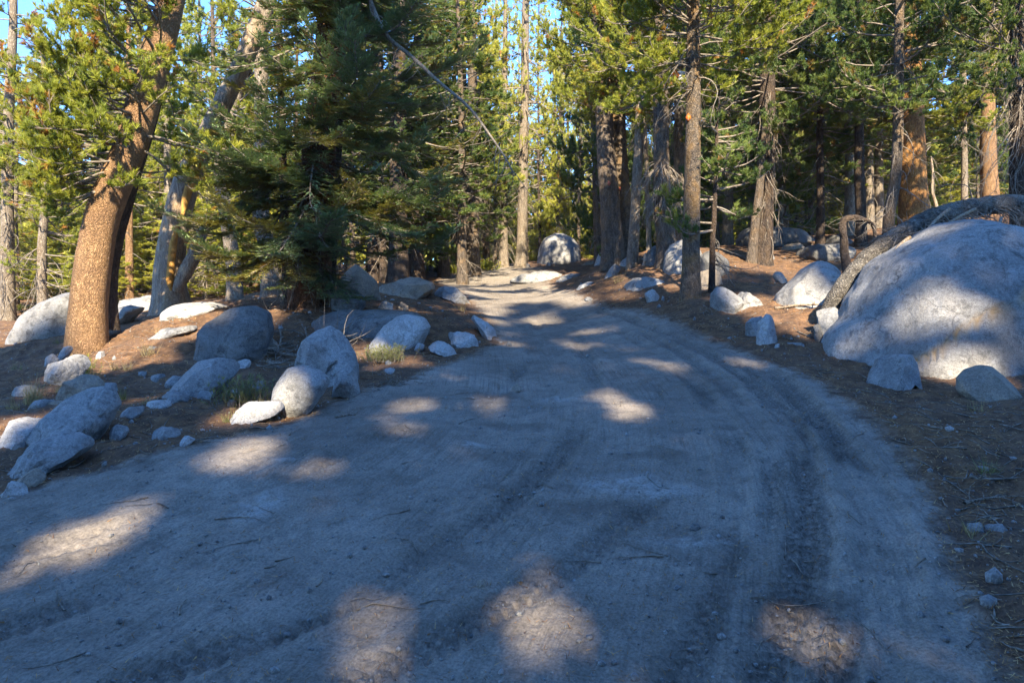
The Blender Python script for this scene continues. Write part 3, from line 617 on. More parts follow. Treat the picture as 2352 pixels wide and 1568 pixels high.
def limb_batch(rs, B, n, start, dirs, length, r0, droop, wig, up=0.0, r1=.25):
    """B curved limbs of n points"""
    t = np.linspace(0, 1, n)
    d = nrm(dirs); P = np.zeros((B, n, 3)); P[:, 0] = start
    w = rs.normal(size=(B, 3)) * wig; step = (length / (n - 1))[:, None]
    for i in range(1, n):
        w = w * .6 + rs.normal(size=(B, 3)) * wig
        k = np.zeros((B, 3)); k[:, 2] = -droop * (1 - t[i]) * 1.0 + up * t[i]
        d = nrm(d + w + k / n * 4)
        P[:, i] = P[:, i - 1] + d * step
    Rr = r0[:, None] * (1 - t[None] * (1 - r1))
    return P, Rr
def blades(rs, pos, dr, ln, wd, k, spread=.8, back=.5):
    """k needles round each tip: a brush of thin triangles"""
    n = len(pos); pos = np.repeat(pos, k, 0); d = np.repeat(nrm(dr), k, 0); L = np.repeat(ln, k) * rs.uniform(.7, 1.15, n * k)
    o = rs.normal(size=(n * k, 3)); o = nrm(o - (o * d).sum(1, keepdims=True) * d)
    a = rs.uniform(.35, 1.0, n * k)[:, None] * spread
    t = nrm(d * (1 - a * .45) + o * a)
    side = nrm(np.cross(t, rs.normal(size=(n * k, 3))))
    b = pos - d * (rs.uniform(0, back, n * k) * L)[:, None]
    W = (np.repeat(wd, k) * .5)[:, None]
    V = np.stack([b - side * W, b + side * W, b + t * L[:, None]], 1).reshape(-1, 3)
    T = np.arange(len(V)).reshape(-1, 3)
    return V, T
def pine_crown(rs, ax, z0, z1, Rmax, nb, tl=.11, tw=.016, k=9, shape='cone', sub=1.0, low=.55, rbr=.028, dens=1.0, azb=None, filt=None, orange=.03):
    """limbs with side twigs carrying needle brushes; returns limb mesh data and needle mesh data"""
    z = z0 + (z1 - z0) * np.sort(rs.uniform(0, 1, nb)) ** .95
    q = (z - z0) / (z1 - z0)
    prof = (1 - q) ** .65 * np.clip(low + q * 2.2, 0, 1) if shape == 'cone' else np.sqrt(np.clip(1 - (2 * q - .85) ** 2 * .9, .05, 1))
    L = Rmax * prof * rs.uniform(.6, 1.12, nb) + .25
    az = rs.uniform(0, 2 * PI, nb) if azb is None else rs.normal(azb[0], azb[1], nb)
    el = -.15 + q * .75 + rs.normal(size=nb) * .15
    d = np.stack([np.cos(az) * np.cos(el), np.sin(az) * np.cos(el), np.sin(el)], 1)
    P0, r = ax(z)
    n = 8
    P, Rr = limb_batch(rs, nb, n, P0 + d * (r * .7)[:, None], d, L, np.minimum(rbr * (.35 + L / Rmax * .65), r * .6 + .004), .28, .09, up=.55)
    limbs = [tubes(P, Rr, 5)]
    # side twigs
    m = np.maximum((L / .17 * sub).astype(int), 3); idx = np.repeat(np.arange(nb), m); M = len(idx)
    t = rs.uniform(.22, 1, M) ** .8; ti = t * (n - 1); i0 = np.minimum(ti.astype(int), n - 2); f = (ti - i0)[:, None]
    base = P[idx, i0] * (1 - f) + P[idx, i0 + 1] * f; bd = nrm(P[idx, i0 + 1] - P[idx, i0])
    up = np.array([0, 0, 1.0]); sd = nrm(np.cross(bd, up)) * rs.choice([-1, 1], M)[:, None]
    td = nrm(bd * rs.uniform(.5, 1.1, (M, 1)) + sd * rs.uniform(.2, 1.1, (M, 1)) + up * rs.normal(.22, .28, (M, 1)))
    tlg = np.clip(L[idx] * .30 * (1.25 - t) + .16, .14, .75) * rs.uniform(.6, 1.15, M)
    TP, TR = limb_batch(rs, M, 4, base, td, tlg, np.full(M, .007) * (rbr / .028) ** .5, 0.0, .16, up=.35, r1=.4)
    limbs.append(tubes(TP, TR, 3))
    # brushes along the twigs
    c = np.maximum((tlg / .075 * dens).astype(int), 2); j = np.repeat(np.arange(M), c); K = len(j)
    s = 1 - rs.uniform(0, .75, K) ** 1.3; si = s * 3; k0 = np.minimum(si.astype(int), 2); f = (si - k0)[:, None]
    pp = TP[j, k0] * (1 - f) + TP[j, k0 + 1] * f + rs.normal(size=(K, 3)) * .025
    pd = nrm(nrm(TP[j, k0 + 1] - TP[j, k0]) + rs.normal(size=(K, 3)) * .45 + up * .3)
    if filt is not None:
        keep = filt(pp); pp, pd = pp[keep], pd[keep]; K = len(pp); j = j[keep]
    sz = tl * rs.uniform(.75, 1.25, K)
    V, T = blades(rs, pp, pd, sz, np.full(K, tw), k)
    tone = np.clip(rs.normal(.5, .16, M)[j] + rs.normal(0, .07, K), 0, .93)
    tone = np.where((rs.uniform(size=M) < orange)[j], rs.uniform(.95, 1, K), tone)
    return join(limbs), (V, T, np.repeat(tone, 3 * k))
def fir_crown(rs, ax, z0, z1, Rmax, nb, azs=None, k=1.0, rbr=.03, droop=.55, tw=.03, low=.8, zlist=None, Ls=None, filt=None):
    """drooping limbs with flat sprays of short needles"""
    z = z0 + (z1 - z0) * np.sort(rs.uniform(0, 1, nb)); q = (z - z0) / (z1 - z0)
    L = Rmax * np.clip(low + q, 0, 1) * (1.05 - q) ** .7 * rs.uniform(.55, 1.1, nb) + .15
    az = rs.uniform(0, 2 * PI, nb)
    if azs is not None and zlist is None: az = rs.uniform(azs[0], azs[1], nb)
    if zlist is not None: z, az, L = map(np.asarray, (zlist, azs, Ls)); nb = len(z); q = z * 0 + .3
    el = -.12 + q * .3 + rs.normal(size=nb) * .1
    d = np.stack([np.cos(az) * np.cos(el), np.sin(az) * np.cos(el), np.sin(el)], 1)
    P0, r = ax(z); n = 12
    P, Rr = limb_batch(rs, nb, n, P0 + d * (r * .7)[:, None], d, L, rbr * (.3 + .7 * L / max(Rmax, .1)), droop, .05, up=.75, r1=.15)
    limbs = [tubes(P, Rr, 6)]
    m = np.maximum((L / .06 * k).astype(int), 6); idx = np.repeat(np.arange(nb), m); M = len(idx)
    t = rs.uniform(.15, 1, M); ti = t * (n - 1); i0 = np.minimum(ti.astype(int), n - 2); f = (ti - i0)[:, None]
    base = P[idx, i0] * (1 - f) + P[idx, i0 + 1] * f; bd = nrm(P[idx, i0 + 1] - P[idx, i0])
    up = np.array([0, 0, 1.0]); sd = nrm(np.cross(bd, up)) * rs.choice([-1, 1], M)[:, None]
    td = nrm(bd * .75 + sd * rs.uniform(.45, 1.1, (M, 1)) + up * rs.normal(.02, .10, (M, 1)))
    tlg = np.clip(L[idx] * .33 * (1.15 - t) + .08, .1, .62) * rs.uniform(.65, 1.1, M)
    TP, TR = limb_batch(rs, M, 5, base, td, tlg, np.full(M, .005), .14, .05, up=.12, r1=.4)
    limbs.append(tubes(TP, TR, 3))
    c = np.maximum((tlg / .034 * k).astype(int), 3); j = np.repeat(np.arange(M), c); K = len(j)
    s = rs.uniform(.08, 1, K); si = s * 4; k0 = np.minimum(si.astype(int), 3); f = (si - k0)[:, None]
    pp = TP[j, k0] * (1 - f) + TP[j, k0 + 1] * f; bd = nrm(TP[j, k0 + 1] - TP[j, k0])
    if filt is not None:
        keep = filt(pp); pp, bd, j, s = pp[keep], bd[keep], j[keep], s[keep]; K = len(pp)
    sd = nrm(np.cross(bd, up)) * rs.choice([-1, 1], K)[:, None]
    dd = nrm(bd * .8 + sd * rs.uniform(.3, 1, (K, 1)) + up * rs.normal(.08, .16, (K, 1)))
    ll = (.07 + .08 * (1 - s)) * rs.uniform(.8, 1.3, K)
    # each twiglet: a shallow V of two narrow leaf-shaped faces, tips turned up
    nn = nrm(np.cross(dd, nrm(np.cross(up, dd) + 1e-6))); ww = nrm(np.cross(up, dd) + rs.normal(size=(K, 3)) * .15) * (tw * .5)
    tip = pp + dd * ll[:, None] + up * .008
    midp = pp + dd * (ll * .45)[:, None]
    V = np.stack([pp, midp + ww + up * .008, tip, midp - ww + up * .008], 1).reshape(-1, 3)
    i4 = np.arange(K)[:, None] * 4
    T = np.concatenate([i4 + [[0, 1, 2]], i4 + [[0, 2, 3]]])
    tone = np.clip(rs.normal(.45, .15, M)[j] + rs.normal(0, .08, K), 0, .78)
    odd = (rs.uniform(size=nb) < .25)[idx][j]
    tone = np.where(odd, rs.uniform(.78, .92, K), tone)
    tone = np.where((rs.uniform(size=M) < .05)[j], rs.uniform(.9, 1, K), tone)
    return join(limbs), (V, T, np.repeat(tone, 4))
def dead_limbs(rs, ax, z0, z1, Lm, nb, droop=.6, azs=None, sub=6, r0=.014, wig=.12, el0=-.3, n=9, up=0.1):
    z = rs.uniform(z0, z1, nb); az = rs.uniform(0, 2 * PI, nb) if azs is None else rs.uniform(azs[0], azs[1], nb)
    el = rs.normal(el0, .25, nb); d = np.stack([np.cos(az) * np.cos(el), np.sin(az) * np.cos(el), np.sin(el)], 1)
    P0, r = ax(z); L = Lm * rs.uniform(.35, 1.1, nb)
    P, Rr = limb_batch(rs, nb, n, P0 + d * (r * .8)[:, None], d, L, r0 * (.5 + .6 * L / Lm), droop, wig, up=up, r1=.2)
    out = [tubes(P, Rr, 4)]
    if sub:
        idx = np.repeat(np.arange(nb), sub); M = len(idx); t = rs.uniform(.2, .95, M) * (n - 1); i0 = np.minimum(t.astype(int), n - 2)
        base = P[idx, i0]; bd = nrm(P[idx, i0 + 1] - P[idx, i0])
        td = nrm(bd * .8 + rs.normal(size=(M, 3)) * .6)
        TP, TR = limb_batch(rs, M, 5, base, td, L[idx] * rs.uniform(.12, .42, M), np.full(M, r0 * .38), droop * .8, wig * 1.3, r1=.3)
        out.append(tubes(TP, TR, 3))
    return join(out)

_tk = [0]
def lineaxis(base, top_px, H, r0, rtop=.3, wob=.04, seed=0, path=None, Ytop=None):
    """centre line of a trunk from its base to height H, passing behind the given place of the picture"""
    rs = np.random.default_rng(seed)
    if path is None:
        a = at(top_px[0], top_px[1], Ytop or base[1]); s = (a - base) / max(a[2] - base[2], .1)
        z = np.linspace(0, H, 12); A = base + s * z[:, None]
        # beyond the picture the lean fades out
        hv = a[2] - base[2]
        over = np.maximum(z - hv, 0); A[:, :2] -= (s[:2] * .5) * over[:, None]
        A[:, :2] += np.cumsum(rs.normal(size=(12, 2)) * wob * .5, 0) * (z > 0)[:, None]
    else:
        A = np.array(path); A = smooth_path(A, 24)
        z = A[:, 2] - A[0, 2]; H = z[-1]
    q = (z / H)
    Rd = r0 * (1 - (1 - rtop) * q ** 1.05)
    A = A - base
    A[0, 2] = min(A[0, 2], 0) - .25
    return A, Rd
def tree(bx, w, Y, label, top=None, H=14, kind='pine', bk=None, cz=4.0, cr=1.6, nb=60, dead=(0, 0, 0, 0), proto=None, name='pine_tree', cat='pine tree', group=None,
         path=None, rtop=.3, crown=None, rough=.06, flare=.5, leafm=None, pz=None, ztop=None, wr=None, deadk=None, sides=18, needle=None):
    _tk[0] += 1; sd = 500 + _tk[0]; rs = np.random.default_rng(sd)
    b0 = at(bx, 700, Y); base = np.array([b0[0], Y, g(b0[0], Y)])
    r0 = w / 2 / F * Y
    if Y < 34: H = min(H, CAM_H + .44 * Y - base[2] + 4.0)
    if path is not None:
        path = [base] + [at(*p) if len(p) == 3 else at(p[0], p[1], Y) for p in path]
    A, Rd = lineaxis(base, top or (bx, 0), H, r0, rtop, seed=sd, path=path)
    if wr is not None: Rd = np.interp(np.linspace(0, 1, len(Rd)), np.linspace(0, 1, len(wr)), wr)
    root = empty(name, base); tag(root, label, cat, group)
    V, Q = trunk_mesh(A, Rd, sd, rough=rough, flare=flare, fh=.25 + r0, sides=sides)
    mesh('trunk', V, Q, bk or BK_GREY, root)
    ax = axis_fn(A, Rd); Ht = A[-1, 2]
    if dead[0]:
        V, Q = dead_limbs(rs, ax, dead[1], dead[2], dead[3], dead[0], **(deadk or {}))
        mesh('dead_branches', V, Q, TWIG, root)
    if kind == 'pine' and nb:
        (LV, LQ), (NV, NT, tone) = pine_crown(rs, ax, cz, Ht, cr, nb, **(crown or {}))
        c = mesh('crown', NV, NT, leafm or PINE, root, smooth=False, attrs={'rnd': tone})
        mesh('branches', LV, LQ, TWIG, root)
    elif kind == 'fir' and nb:
        (LV, LQ), (NV, NT, tone) = fir_crown(rs, ax, cz, Ht, cr, nb, **(crown or {}))
        mesh('crown', NV, NT, leafm or FIR, root, smooth=False, attrs={'rnd': tone})
        mesh('branches', LV, LQ, TWIG, root)
    elif kind == 'proto':
        p = proto; f = (Ht - cz) / p['h']; rr = cr / p['r']
        for key in ('crown', 'branches'):
            o = p[key].copy(); col.objects.link(o); o.parent = root
            if key == 'crown' and leafm: o.material_slots[0].link = 'OBJECT'; o.material_slots[0].material = leafm
            P, _ = ax(np.array([cz])); Pt, _ = ax(np.array([Ht])); s = (Pt[0] - P[0]) / (Ht - cz)
            o.location = [float(v) for v in P[0]]
            o.rotation_euler = (-math.atan2(s[1], 1), math.atan2(s[0], 1), 0) if pz is None else (0, 0, pz)
            o.scale = (rr, rr, f)
    return root, ax, A, Rd
# shared crowns, each carried by several trees standing further off
PROTOS = []
def make_proto(i, h, r, nb, **kw):
    rs = np.random.default_rng(900 + i)
    ax = axis_fn(np.array([[0, 0, -.2], [0, 0, h]]), np.array([.1, .02]))
    (LV, LQ), (NV, NT, tone) = (fir_crown if kw.pop('fir', 0) else pine_crown)(rs, ax, 0, h, r, nb, **kw)
    c = mesh('crown', NV, NT, None, None, smooth=False, attrs={'rnd': tone}); b = mesh('branches', LV, LQ, TWIG)
    return {'h': h, 'r': r, 'crown': c, 'branches': b}
for i, (h, r, nb, mm, kw) in enumerate([(10, 1.9, 125, PINE, dict(tl=.14, tw=.026, k=12, dens=1.2, sub=1.15)), (10, 1.7, 110, PINE, dict(tl=.14, tw=.026, k=12, dens=1.15, sub=1.1, low=.45)),
          (10, 2.1, 120, PINE, dict(tl=.14, tw=.026, k=12, dens=1.1, sub=1.1, low=.9)), (10, 1.9, 130, PINE_DARK, dict(tl=.14, tw=.026, k=12, dens=1.2, sub=1.15)),
          (10, 2.2, 130, FIR, dict(fir=1, k=.6, tw=.10, droop=.4)), (10, 1.5, 80, PINE, dict(tl=.13, tw=.026, k=10, dens=.9, sub=.9, low=1.0)), (10, 1.7, 60, PINE, dict(tl=.14, tw=.024, k=9, dens=.75, sub=.8, low=1.0))]):
    p = make_proto(i, h, r, nb, **kw); p['crown'].data.materials.append(mm); PROTOS.append(p)

SP = dict(tl=.11, tw=.0145, k=18, sub=1.35, dens=1.35)
# --- left
t_lean, axl, Al, Rl = tree(195, 92, 12.0, 'massive leaning pine with smooth orange-brown bark at the left', kind='none', bk=BK_TAN, flare=.3, rough=.07, rtop=.7,
     path=[(205,690),(215,600),(236,490),(268,410),(303,330),(338,200),(378,60),(402,-40),(430,-250)], wr=[.30,.29,.285,.275,.265,.255,.25,.23,.19,.17], sides=28)
mesh('trunk', *trunk_mesh(*[np.array(v) for v in (lambda P, r: (P, r))(np.array([at(252,758,12.35),at(253,640,12.4),at(268,540,12.4),at(300,430,12.35),at(333,320,12.3),at(362,210,12.2),at(395,60,12.2)]) - np.array(t_lean.location), np.linspace(.13,.10,7))], 77, sides=14, rough=.2, flare=.2), BK_DARK, t_lean)
rs = np.random.default_rng(11)
(LV, LQ), (NV, NT, tone) = pine_crown(rs, axl, 2.6, 9.0, 1.6, 150, azb=(PI * 1.22, .85), shape='round', tl=.10, tw=.0125, k=20, rbr=.024, sub=1.3, dens=1.6, orange=.05)
mesh('crown', NV, NT, PINE, t_lean, smooth=False, attrs={'rnd': tone}); mesh('branches', LV, LQ, TWIG, t_lean)
tree(15, 30, 21, 'straight pale-trunked pine at the far left edge', top=(38,0), H=16, bk=BK_PALE, cz=3.0, cr=1.6, nb=75, crown=SP, dead=(30,.6,4,1.0))
tree(98, 22, 20, 'young pine with a pointed top against the open sky at left', top=(102,185), H=8.3, bk=BK_PALE, cz=.9, cr=1.15, nb=75, crown=dict(tl=.12, tw=.018, k=9), dead=(22,.3,2.2,1.3), deadk=dict(droop=.9))
t, ax, A, Rd = tree(396, 62, 15.0, 'split leaning dead tree with bare weathered wood and an orange strip', kind='none', bk=WOOD, rtop=.5, name='dead_tree', cat='dead tree',
     path=[(391,640),(396,560),(420,440),(455,360),(492,275),(545,170),(598,50),(625,-40)], wr=[.33,.29,.27,.27,.23,.21,.20,.2,.18], rough=.12, dead=(16,3,7,1.2), deadk=dict(droop=.2))
bl = np.array(t.location)
hs = np.array([at(418,500,14.72),at(427,455,14.74),at(445,400,14.76),at(464,350,14.8),at(478,318,14.84)]) - bl
mesh('exposed_heartwood', *tubes(hs[None], np.array([[.03,.085,.10,.08,.02]]), 10), HEART, t)
hs2 = np.array([at(392,700,14.72),at(390,640,14.73),at(398,560,14.72),at(408,515,14.72)]) - bl
mesh('exposed_heartwood', *tubes(hs2[None], np.array([[.05,.08,.08,.03]]), 10), HEART, t)
fk = np.array([at(408,665,14.8),at(428,622,14.8),at(447,585,14.9),at(452,555,15.0),at(472,525,15.1),at(476,508,15.1)]) - bl
V, Q = tubes(fk[None], np.array([[.12,.15,.15,.15,.12,.04]]), 12); V += (fbm(V * 5, 3, 4) * .04)[:, None]
mesh('broken_fork', V, Q, WOOD, t)
tree(297, 18, 22, 'thin tan trunk seen between the leaning pine and the split dead tree', H=13, bk=BK_TAN, cz=3.0, cr=1.3, nb=60, crown=SP, dead=(6,.6,3,.8))
tree(625, 40, 17.5, 'pale sunlit trunk half hidden by the left side of the fir', top=(604,0), H=15, bk=BK_PALE, cz=6.0, cr=1.6, nb=50, crown=SP, path=[(612,560),(598,500),(602,380),(600,200),(604,0),(610,-300)], rtop=.5, dead=(14,1,6,1.2))
tree(540, 34, 19, 'second leaning pale trunk behind the split dead tree', H=11, bk=BK_PALE, cz=4.5, cr=1.2, nb=40, crown=SP, path=[(535,600),(520,500),(505,400),(520,300),(560,180),(620,40)], rtop=.5)
# the big fir
t, ax, A, Rd = tree(705, 92, 13.8, 'big shaggy fir with blue-green layered branches and reddish bark, left of the road', top=(752,0), H=17, kind='none', bk=BK_RED, name='fir_tree', cat='fir tree',
     rtop=.35, flare=.12, rough=.12, dead=(36,.5,2.6,1.5), deadk=dict(droop=1.3, azs=(PI*1.0, PI*2.0), sub=6, r0=.02, wig=.16))
rs = np.random.default_rng(21)
(LV, LQ), (NV, NT, tone) = fir_crown(rs, ax, 1.3, 8.5, 3.0, 112, azs=(PI*1.08, PI*2.08), low=.8, droop=.55, tw=.024, k=1.9)
(LV2, LQ2), (NV2, NT2, tone2) = fir_crown(rs, ax, 2.5, 17, 2.6, 30, low=.8, k=.9, tw=.05)
# long low boughs reaching over the bank
(LV3, LQ3), (NV3, NT3, tone3) = fir_crown(rs, ax, 1, 2, 1, 5, zlist=[1.35,1.2,3.6,4.6,3.9,2.8,2.2,5.2,7.9,8.3,7.4,8.8,8.6,2.6,1.9], azs=[-1.15,-2.2,-.25,-.12,-3.0,-.5,-2.75,-.4,-.05,.12,-.2,.3,-.35,-3.05,-2.95], Ls=[1.15,1.5,2.9,3.1,2.7,2.4,2.5,2.8,5.2,5.4,4.6,4.8,4.9,2.6,2.2], droop=.6, tw=.024, k=1.9, rbr=.012)
(LV4, LQ4), (NV4, NT4, tone4) = fir_crown(rs, ax, .75, 7.8, 1.6, 60, azs=(-PI * .85, -PI * .15), low=.9, droop=.7, tw=.022, k=1.9, rbr=.02)
LQ = np.r_[LQ, LQ4 + len(LV)]; LV = np.r_[LV, LV4]; NT = np.r_[NT, NT4 + len(NV)]; NV = np.r_[NV, NV4]; tone = np.r_[tone, tone4]
V, Q = join([(LV, LQ), (LV2, LQ2)]); V3 = np.r_[NV, NV2]; T3 = np.r_[NT, NT2 + len(NV)]
V, Q = join([(V, Q), (LV3, LQ3)]); T3 = np.r_[T3, NT3 + len(V3)]; V3 = np.r_[V3, NV3]
mesh('branches', V, Q, TWIG, t); mesh('crown', V3, T3, FIR, t, smooth=False, attrs={'rnd': np.r_[tone, tone2, tone3]})
for k, (x0, x1, wv, yy) in enumerate([(758,792,.085,14.3),(662,640,.10,14.5)]):
    Pp = np.array([at(x0,712,yy),at((x0*2+x1)/3,520,yy),at((x0+x1*2)/3,300,yy),at(x1,60,yy)]) - np.array(t.location)
    mesh('side_stem', *tubes(smooth_path(Pp, 16)[None], np.linspace(wv, wv*.6, 16)[None], 12), BK_DARK, t)
# long dead limb hanging across the opening
hp = smooth_path([at(828,-60,13.2),at(880,70,12.9),at(945,130,12.8),at(1010,190,12.7),at(1075,245,12.6),at(1125,310,12.5),at(1165,370,12.4),at(1180,405,12.4)], 40); b = hp[0].copy()
rs = np.random.default_rng(5)
Rv = np.linspace(.048, .009, 40); parts = [tubes((hp - b)[None], Rv[None], 8)]
idx = rs.integers(3, 38, 46); dd = nrm(rs.normal(size=(46, 3)) * [.9, .6, .5] + [0, 0, -.55])
TP, TR = limb_batch(rs, 46, 7, hp[idx] - b, dd, rs.uniform(.2, .95, 46), np.full(46, .008), .5, .14); parts.append(tubes(TP, TR, 4))
V, Q = join(parts); o = mesh('dead_limb', V, Q, TWIG, loc=b); tag(o, 'long bare dead limb slanting down through the air right of the fir', 'dead limb')
# --- dark wood left of the centre
PB = PROTOS
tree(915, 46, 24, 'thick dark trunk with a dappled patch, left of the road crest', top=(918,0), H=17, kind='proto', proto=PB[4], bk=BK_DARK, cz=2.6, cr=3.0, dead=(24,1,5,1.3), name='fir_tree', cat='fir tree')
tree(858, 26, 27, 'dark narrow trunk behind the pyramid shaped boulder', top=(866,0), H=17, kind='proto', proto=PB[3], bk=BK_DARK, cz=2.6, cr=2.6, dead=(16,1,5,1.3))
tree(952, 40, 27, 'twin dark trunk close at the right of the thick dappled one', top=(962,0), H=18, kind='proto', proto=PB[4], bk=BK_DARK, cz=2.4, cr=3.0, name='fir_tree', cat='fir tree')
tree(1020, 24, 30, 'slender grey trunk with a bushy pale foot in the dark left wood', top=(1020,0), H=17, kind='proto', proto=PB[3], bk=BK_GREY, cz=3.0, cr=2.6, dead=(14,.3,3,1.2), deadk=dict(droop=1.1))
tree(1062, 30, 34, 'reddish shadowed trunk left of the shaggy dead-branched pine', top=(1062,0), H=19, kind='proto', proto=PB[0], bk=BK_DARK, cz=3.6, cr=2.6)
tree(1086, 33, 30, 'pine with a beard of dead branches standing left of the road crest', top=(1086,250), H=16, kind='proto', proto=PB[2], bk=BK_GREY, cz=4.2, cr=2.0, dead=(60,1.6,4.6,1.5), deadk=dict(droop=.8), leafm=PINE_SUNLIT)
tree(1157, 22, 36, 'pale sunlit trunk just left of the tall straight centre pine', top=(1160,0), H=16, kind='proto', proto=PB[5], bk=BK_PALE, cz=5.2, cr=1.4, dead=(60,.4,5,1.7), deadk=dict(droop=.8), leafm=PINE_SUNLIT)
tree(1133, 10, 37, 'short white dead stub left of the pale sunlit trunk', kind='none', bk=WOOD, H=3.4, top=(1150,480), rtop=.2, name='dead_tree', cat='dead tree', dead=(9,.4,3,.8))
tree(1197, 25, 35, 'tall straight thin pine in the centre against the bright gap', top=(1208,0), H=21, kind='proto', proto=PB[5], bk=BK_PALE, cz=5.0, cr=1.7, dead=(40,2.5,8,1.4), rtop=.4, leafm=PINE_SUNLIT)
tree(1240, 7, 45, 'very thin pale dead pole left of the dome boulder', top=(1243,450), H=7.2, kind='none', bk=WOOD, name='dead_tree', cat='dead tree', dead=(14,2,7,1.0), rtop=.4)
tree(1293, 14, 46, 'thin dark trunk right behind the dome boulder', top=(1293,200), H=14, kind='proto', proto=PB[5], bk=BK_DARK, cz=4.0, cr=1.5, dead=(20,1,6,1.4), leafm=PINE_SUNLIT)
tree(1276, 9, 50, 'broken pale stem high behind the dome boulder', top=(1276,430), H=9, kind='none', bk=BK_PALE, name='dead_tree', cat='dead tree', dead=(9,2,7,1.0))
# --- right of the road
tree(1408, 48, 22.3, 'left one of the twin large pines, small orange diamond on its bark', top=(1383,0), H=18, kind='pine', bk=BK_GREY, cz=4.4, cr=2.3, nb=80, crown=SP, path=[(1402,480),(1393,380),(1385,200),(1378,0),(1376,-300)], rtop=.5)
tree(1440, 44, 22.9, 'right one of the twin large pines, sunlit and warmer in colour', top=(1420,0), H=17, kind='proto', proto=PB[0], bk=BK_ORL, cz=4.6, cr=2.0, path=[(1433,480),(1422,380),(1416,200),(1412,0),(1412,-250)], rtop=.5)
tree(1452, 24, 21.0, 'thin flaky pale-barked pine in front of the twin large pines', top=(1466,350), H=13, kind='pine', bk=BK_PALE, cz=5.6, cr=1.4, nb=40, crown=SP, rough=.2, dead=(10,1,6,.9))
tree(1490, 12, 27, 'white bare thin tree between the flaky pine and the bearded pine', top=(1480,200), H=12, kind='proto', proto=PB[1], bk=WOOD, cz=6.0, cr=1.3, dead=(120,1.5,8,1.3), deadk=dict(droop=.9))
tree(1531, 42, 19.5, 'pine with a skirt of bare drooping branches, left of the blazed pine', top=(1515,60), H=16, kind='pine', bk=BK_GREY, cz=4.6, cr=2.7, nb=85, crown=SP, path=[(1529,540),(1520,440),(1519,300),(1516,150),(1514,-60),(1512,-280)], rtop=.5,
     dead=(95,1.7,2.9,1.25), deadk=dict(droop=1.5, el0=-.1, sub=5, azs=(PI*.9, PI*2.1)))
tree(1562, 30, 24, 'pale sunlit trunk hidden partly behind the blazed pine', top=(1562,0), H=17, kind='proto', proto=PB[2], bk=BK_PALE, cz=6.5, cr=2.4, dead=(150,3.5,8.5,1.7), deadk=dict(droop=.8))
t_bl, axb, Ab, Rb = tree(1586, 42, 14.6, 'tall straight pine with an orange diamond blaze, right of the road', path=[(1587,560),(1590,400),(1592,200),(1592,0),(1592,-230)], H=17, kind='pine', bk=BK_ORL, cz=4.3, cr=3.0, nb=130, crown=dict(tl=.11, tw=.014, k=18, orange=.05, sub=1.35, dens=1.4, low=.15), rtop=.55, flare=.35,
     dead=(16,3.5,6.5,1.5), deadk=dict(droop=.6), sides=24)
tree(1634, 15, 15.0, 'dark sapling with green tufts and a white dead branch beside the blazed pine', top=(1650,400), H=4.4, kind='pine', bk=BK_DARK, cz=1.3, cr=1.15, nb=44, crown=dict(tl=.11, tw=.014, k=16, low=1.0, sub=1.3, dens=1.4), rtop=.3, leafm=PINE_DARK, name='sapling', cat='sapling',
     dead=(9,.5,1.3,1.0), deadk=dict(droop=.6, azs=(-.7,.5)))
tree(1748, 44, 19.6, 'dark pine on a doubled base with hanging dead twigs, right background', top=(1765,0), H=17, kind='pine', bk=BK_DARK, cz=3.2, cr=3.3, nb=150, crown=SP, rtop=.5, flare=.4, leafm=PINE_DARK,
     dead=(42,.5,5,1.2), deadk=dict(droop=1.5, azs=(PI, 2*PI), sub=5))
tree(1722, 22, 19.3, 'short leaning trunk joined to the doubled base of the dark pine', top=(1752,420), H=4.5, kind='none', bk=BK_GREY, rtop=.5, name='dead_tree', cat='dead tree')
tree(1802, 16, 30, 'thin grey trunk deep behind the doubled-base pine', top=(1800,0), H=16, kind='proto', proto=PB[3], bk=BK_GREY, cz=3.4, cr=2.6)
tree(1675, 12, 32, 'slender lit trunk behind the sapling', top=(1678,0), H=16, kind='proto', proto=PB[0], bk=BK_PALE, cz=3, cr=2.4, dead=(20,1,6,1.2))
tree(1880, 18, 22, 'short dark trunk left of the arched dead stem', top=(1884,0), H=15, kind='proto', proto=PB[3], bk=BK_DARK, cz=2.2, cr=2.6, dead=(20,.5,4,1.4))
tree(1946, 30, 24, 'pine with sun flecks high on its trunk behind the arched dead stem', top=(1941,0), H=18, kind='proto', proto=PB[2], bk=BK_PALE, cz=4.0, cr=2.8, dead=(36,1,8,1.6))
tree(1974, 24, 21, 'dark trunk close at the right of the sun-flecked pine', top=(1975,0), H=16, kind='proto', proto=PB[3], bk=BK_DARK, cz=3.0, cr=2.8)
tree(2036, 26, 16.5, 'slim bluish-grey trunk leaning in front of the orange-barked tree', H=14, kind='pine', bk=BK_GREY, cz=3.6, cr=2.0, nb=70, crown=SP, leafm=PINE_DARK, path=[(2042,500),(2058,400),(2064,200),(2066,0),(2068,-300)], rtop=.6, dead=(26,1,6,1.3), deadk=dict(droop=1.0))
tree(2096, 60, 20.5, 'big bright orange-barked trunk rising behind the fallen log', top=(2084,0), H=19, kind='pine', bk=BK_ORG, cz=4.2, cr=3.0, nb=110, crown=dict(SP, low=.2), rtop=.6, leafm=PINE_DARK, sides=24, rough=.03)
tree(2212, 15, 24, 'thin pale lit trunk above the right end of the fallen log', top=(2208,100), H=10, kind='proto', proto=PB[0], bk=BK_PALE, cz=3.0, cr=1.5, dead=(20,1,4,1.0))
tree(2146, 9, 22, 'small white crooked dead stem above the fallen log', kind='none', bk=WOOD, H=3.3, name='dead_tree', cat='dead tree', path=[(2150,470),(2141,440),(2143,400),(2138,360)], rtop=.4, dead=(10,1,2.6,.7))
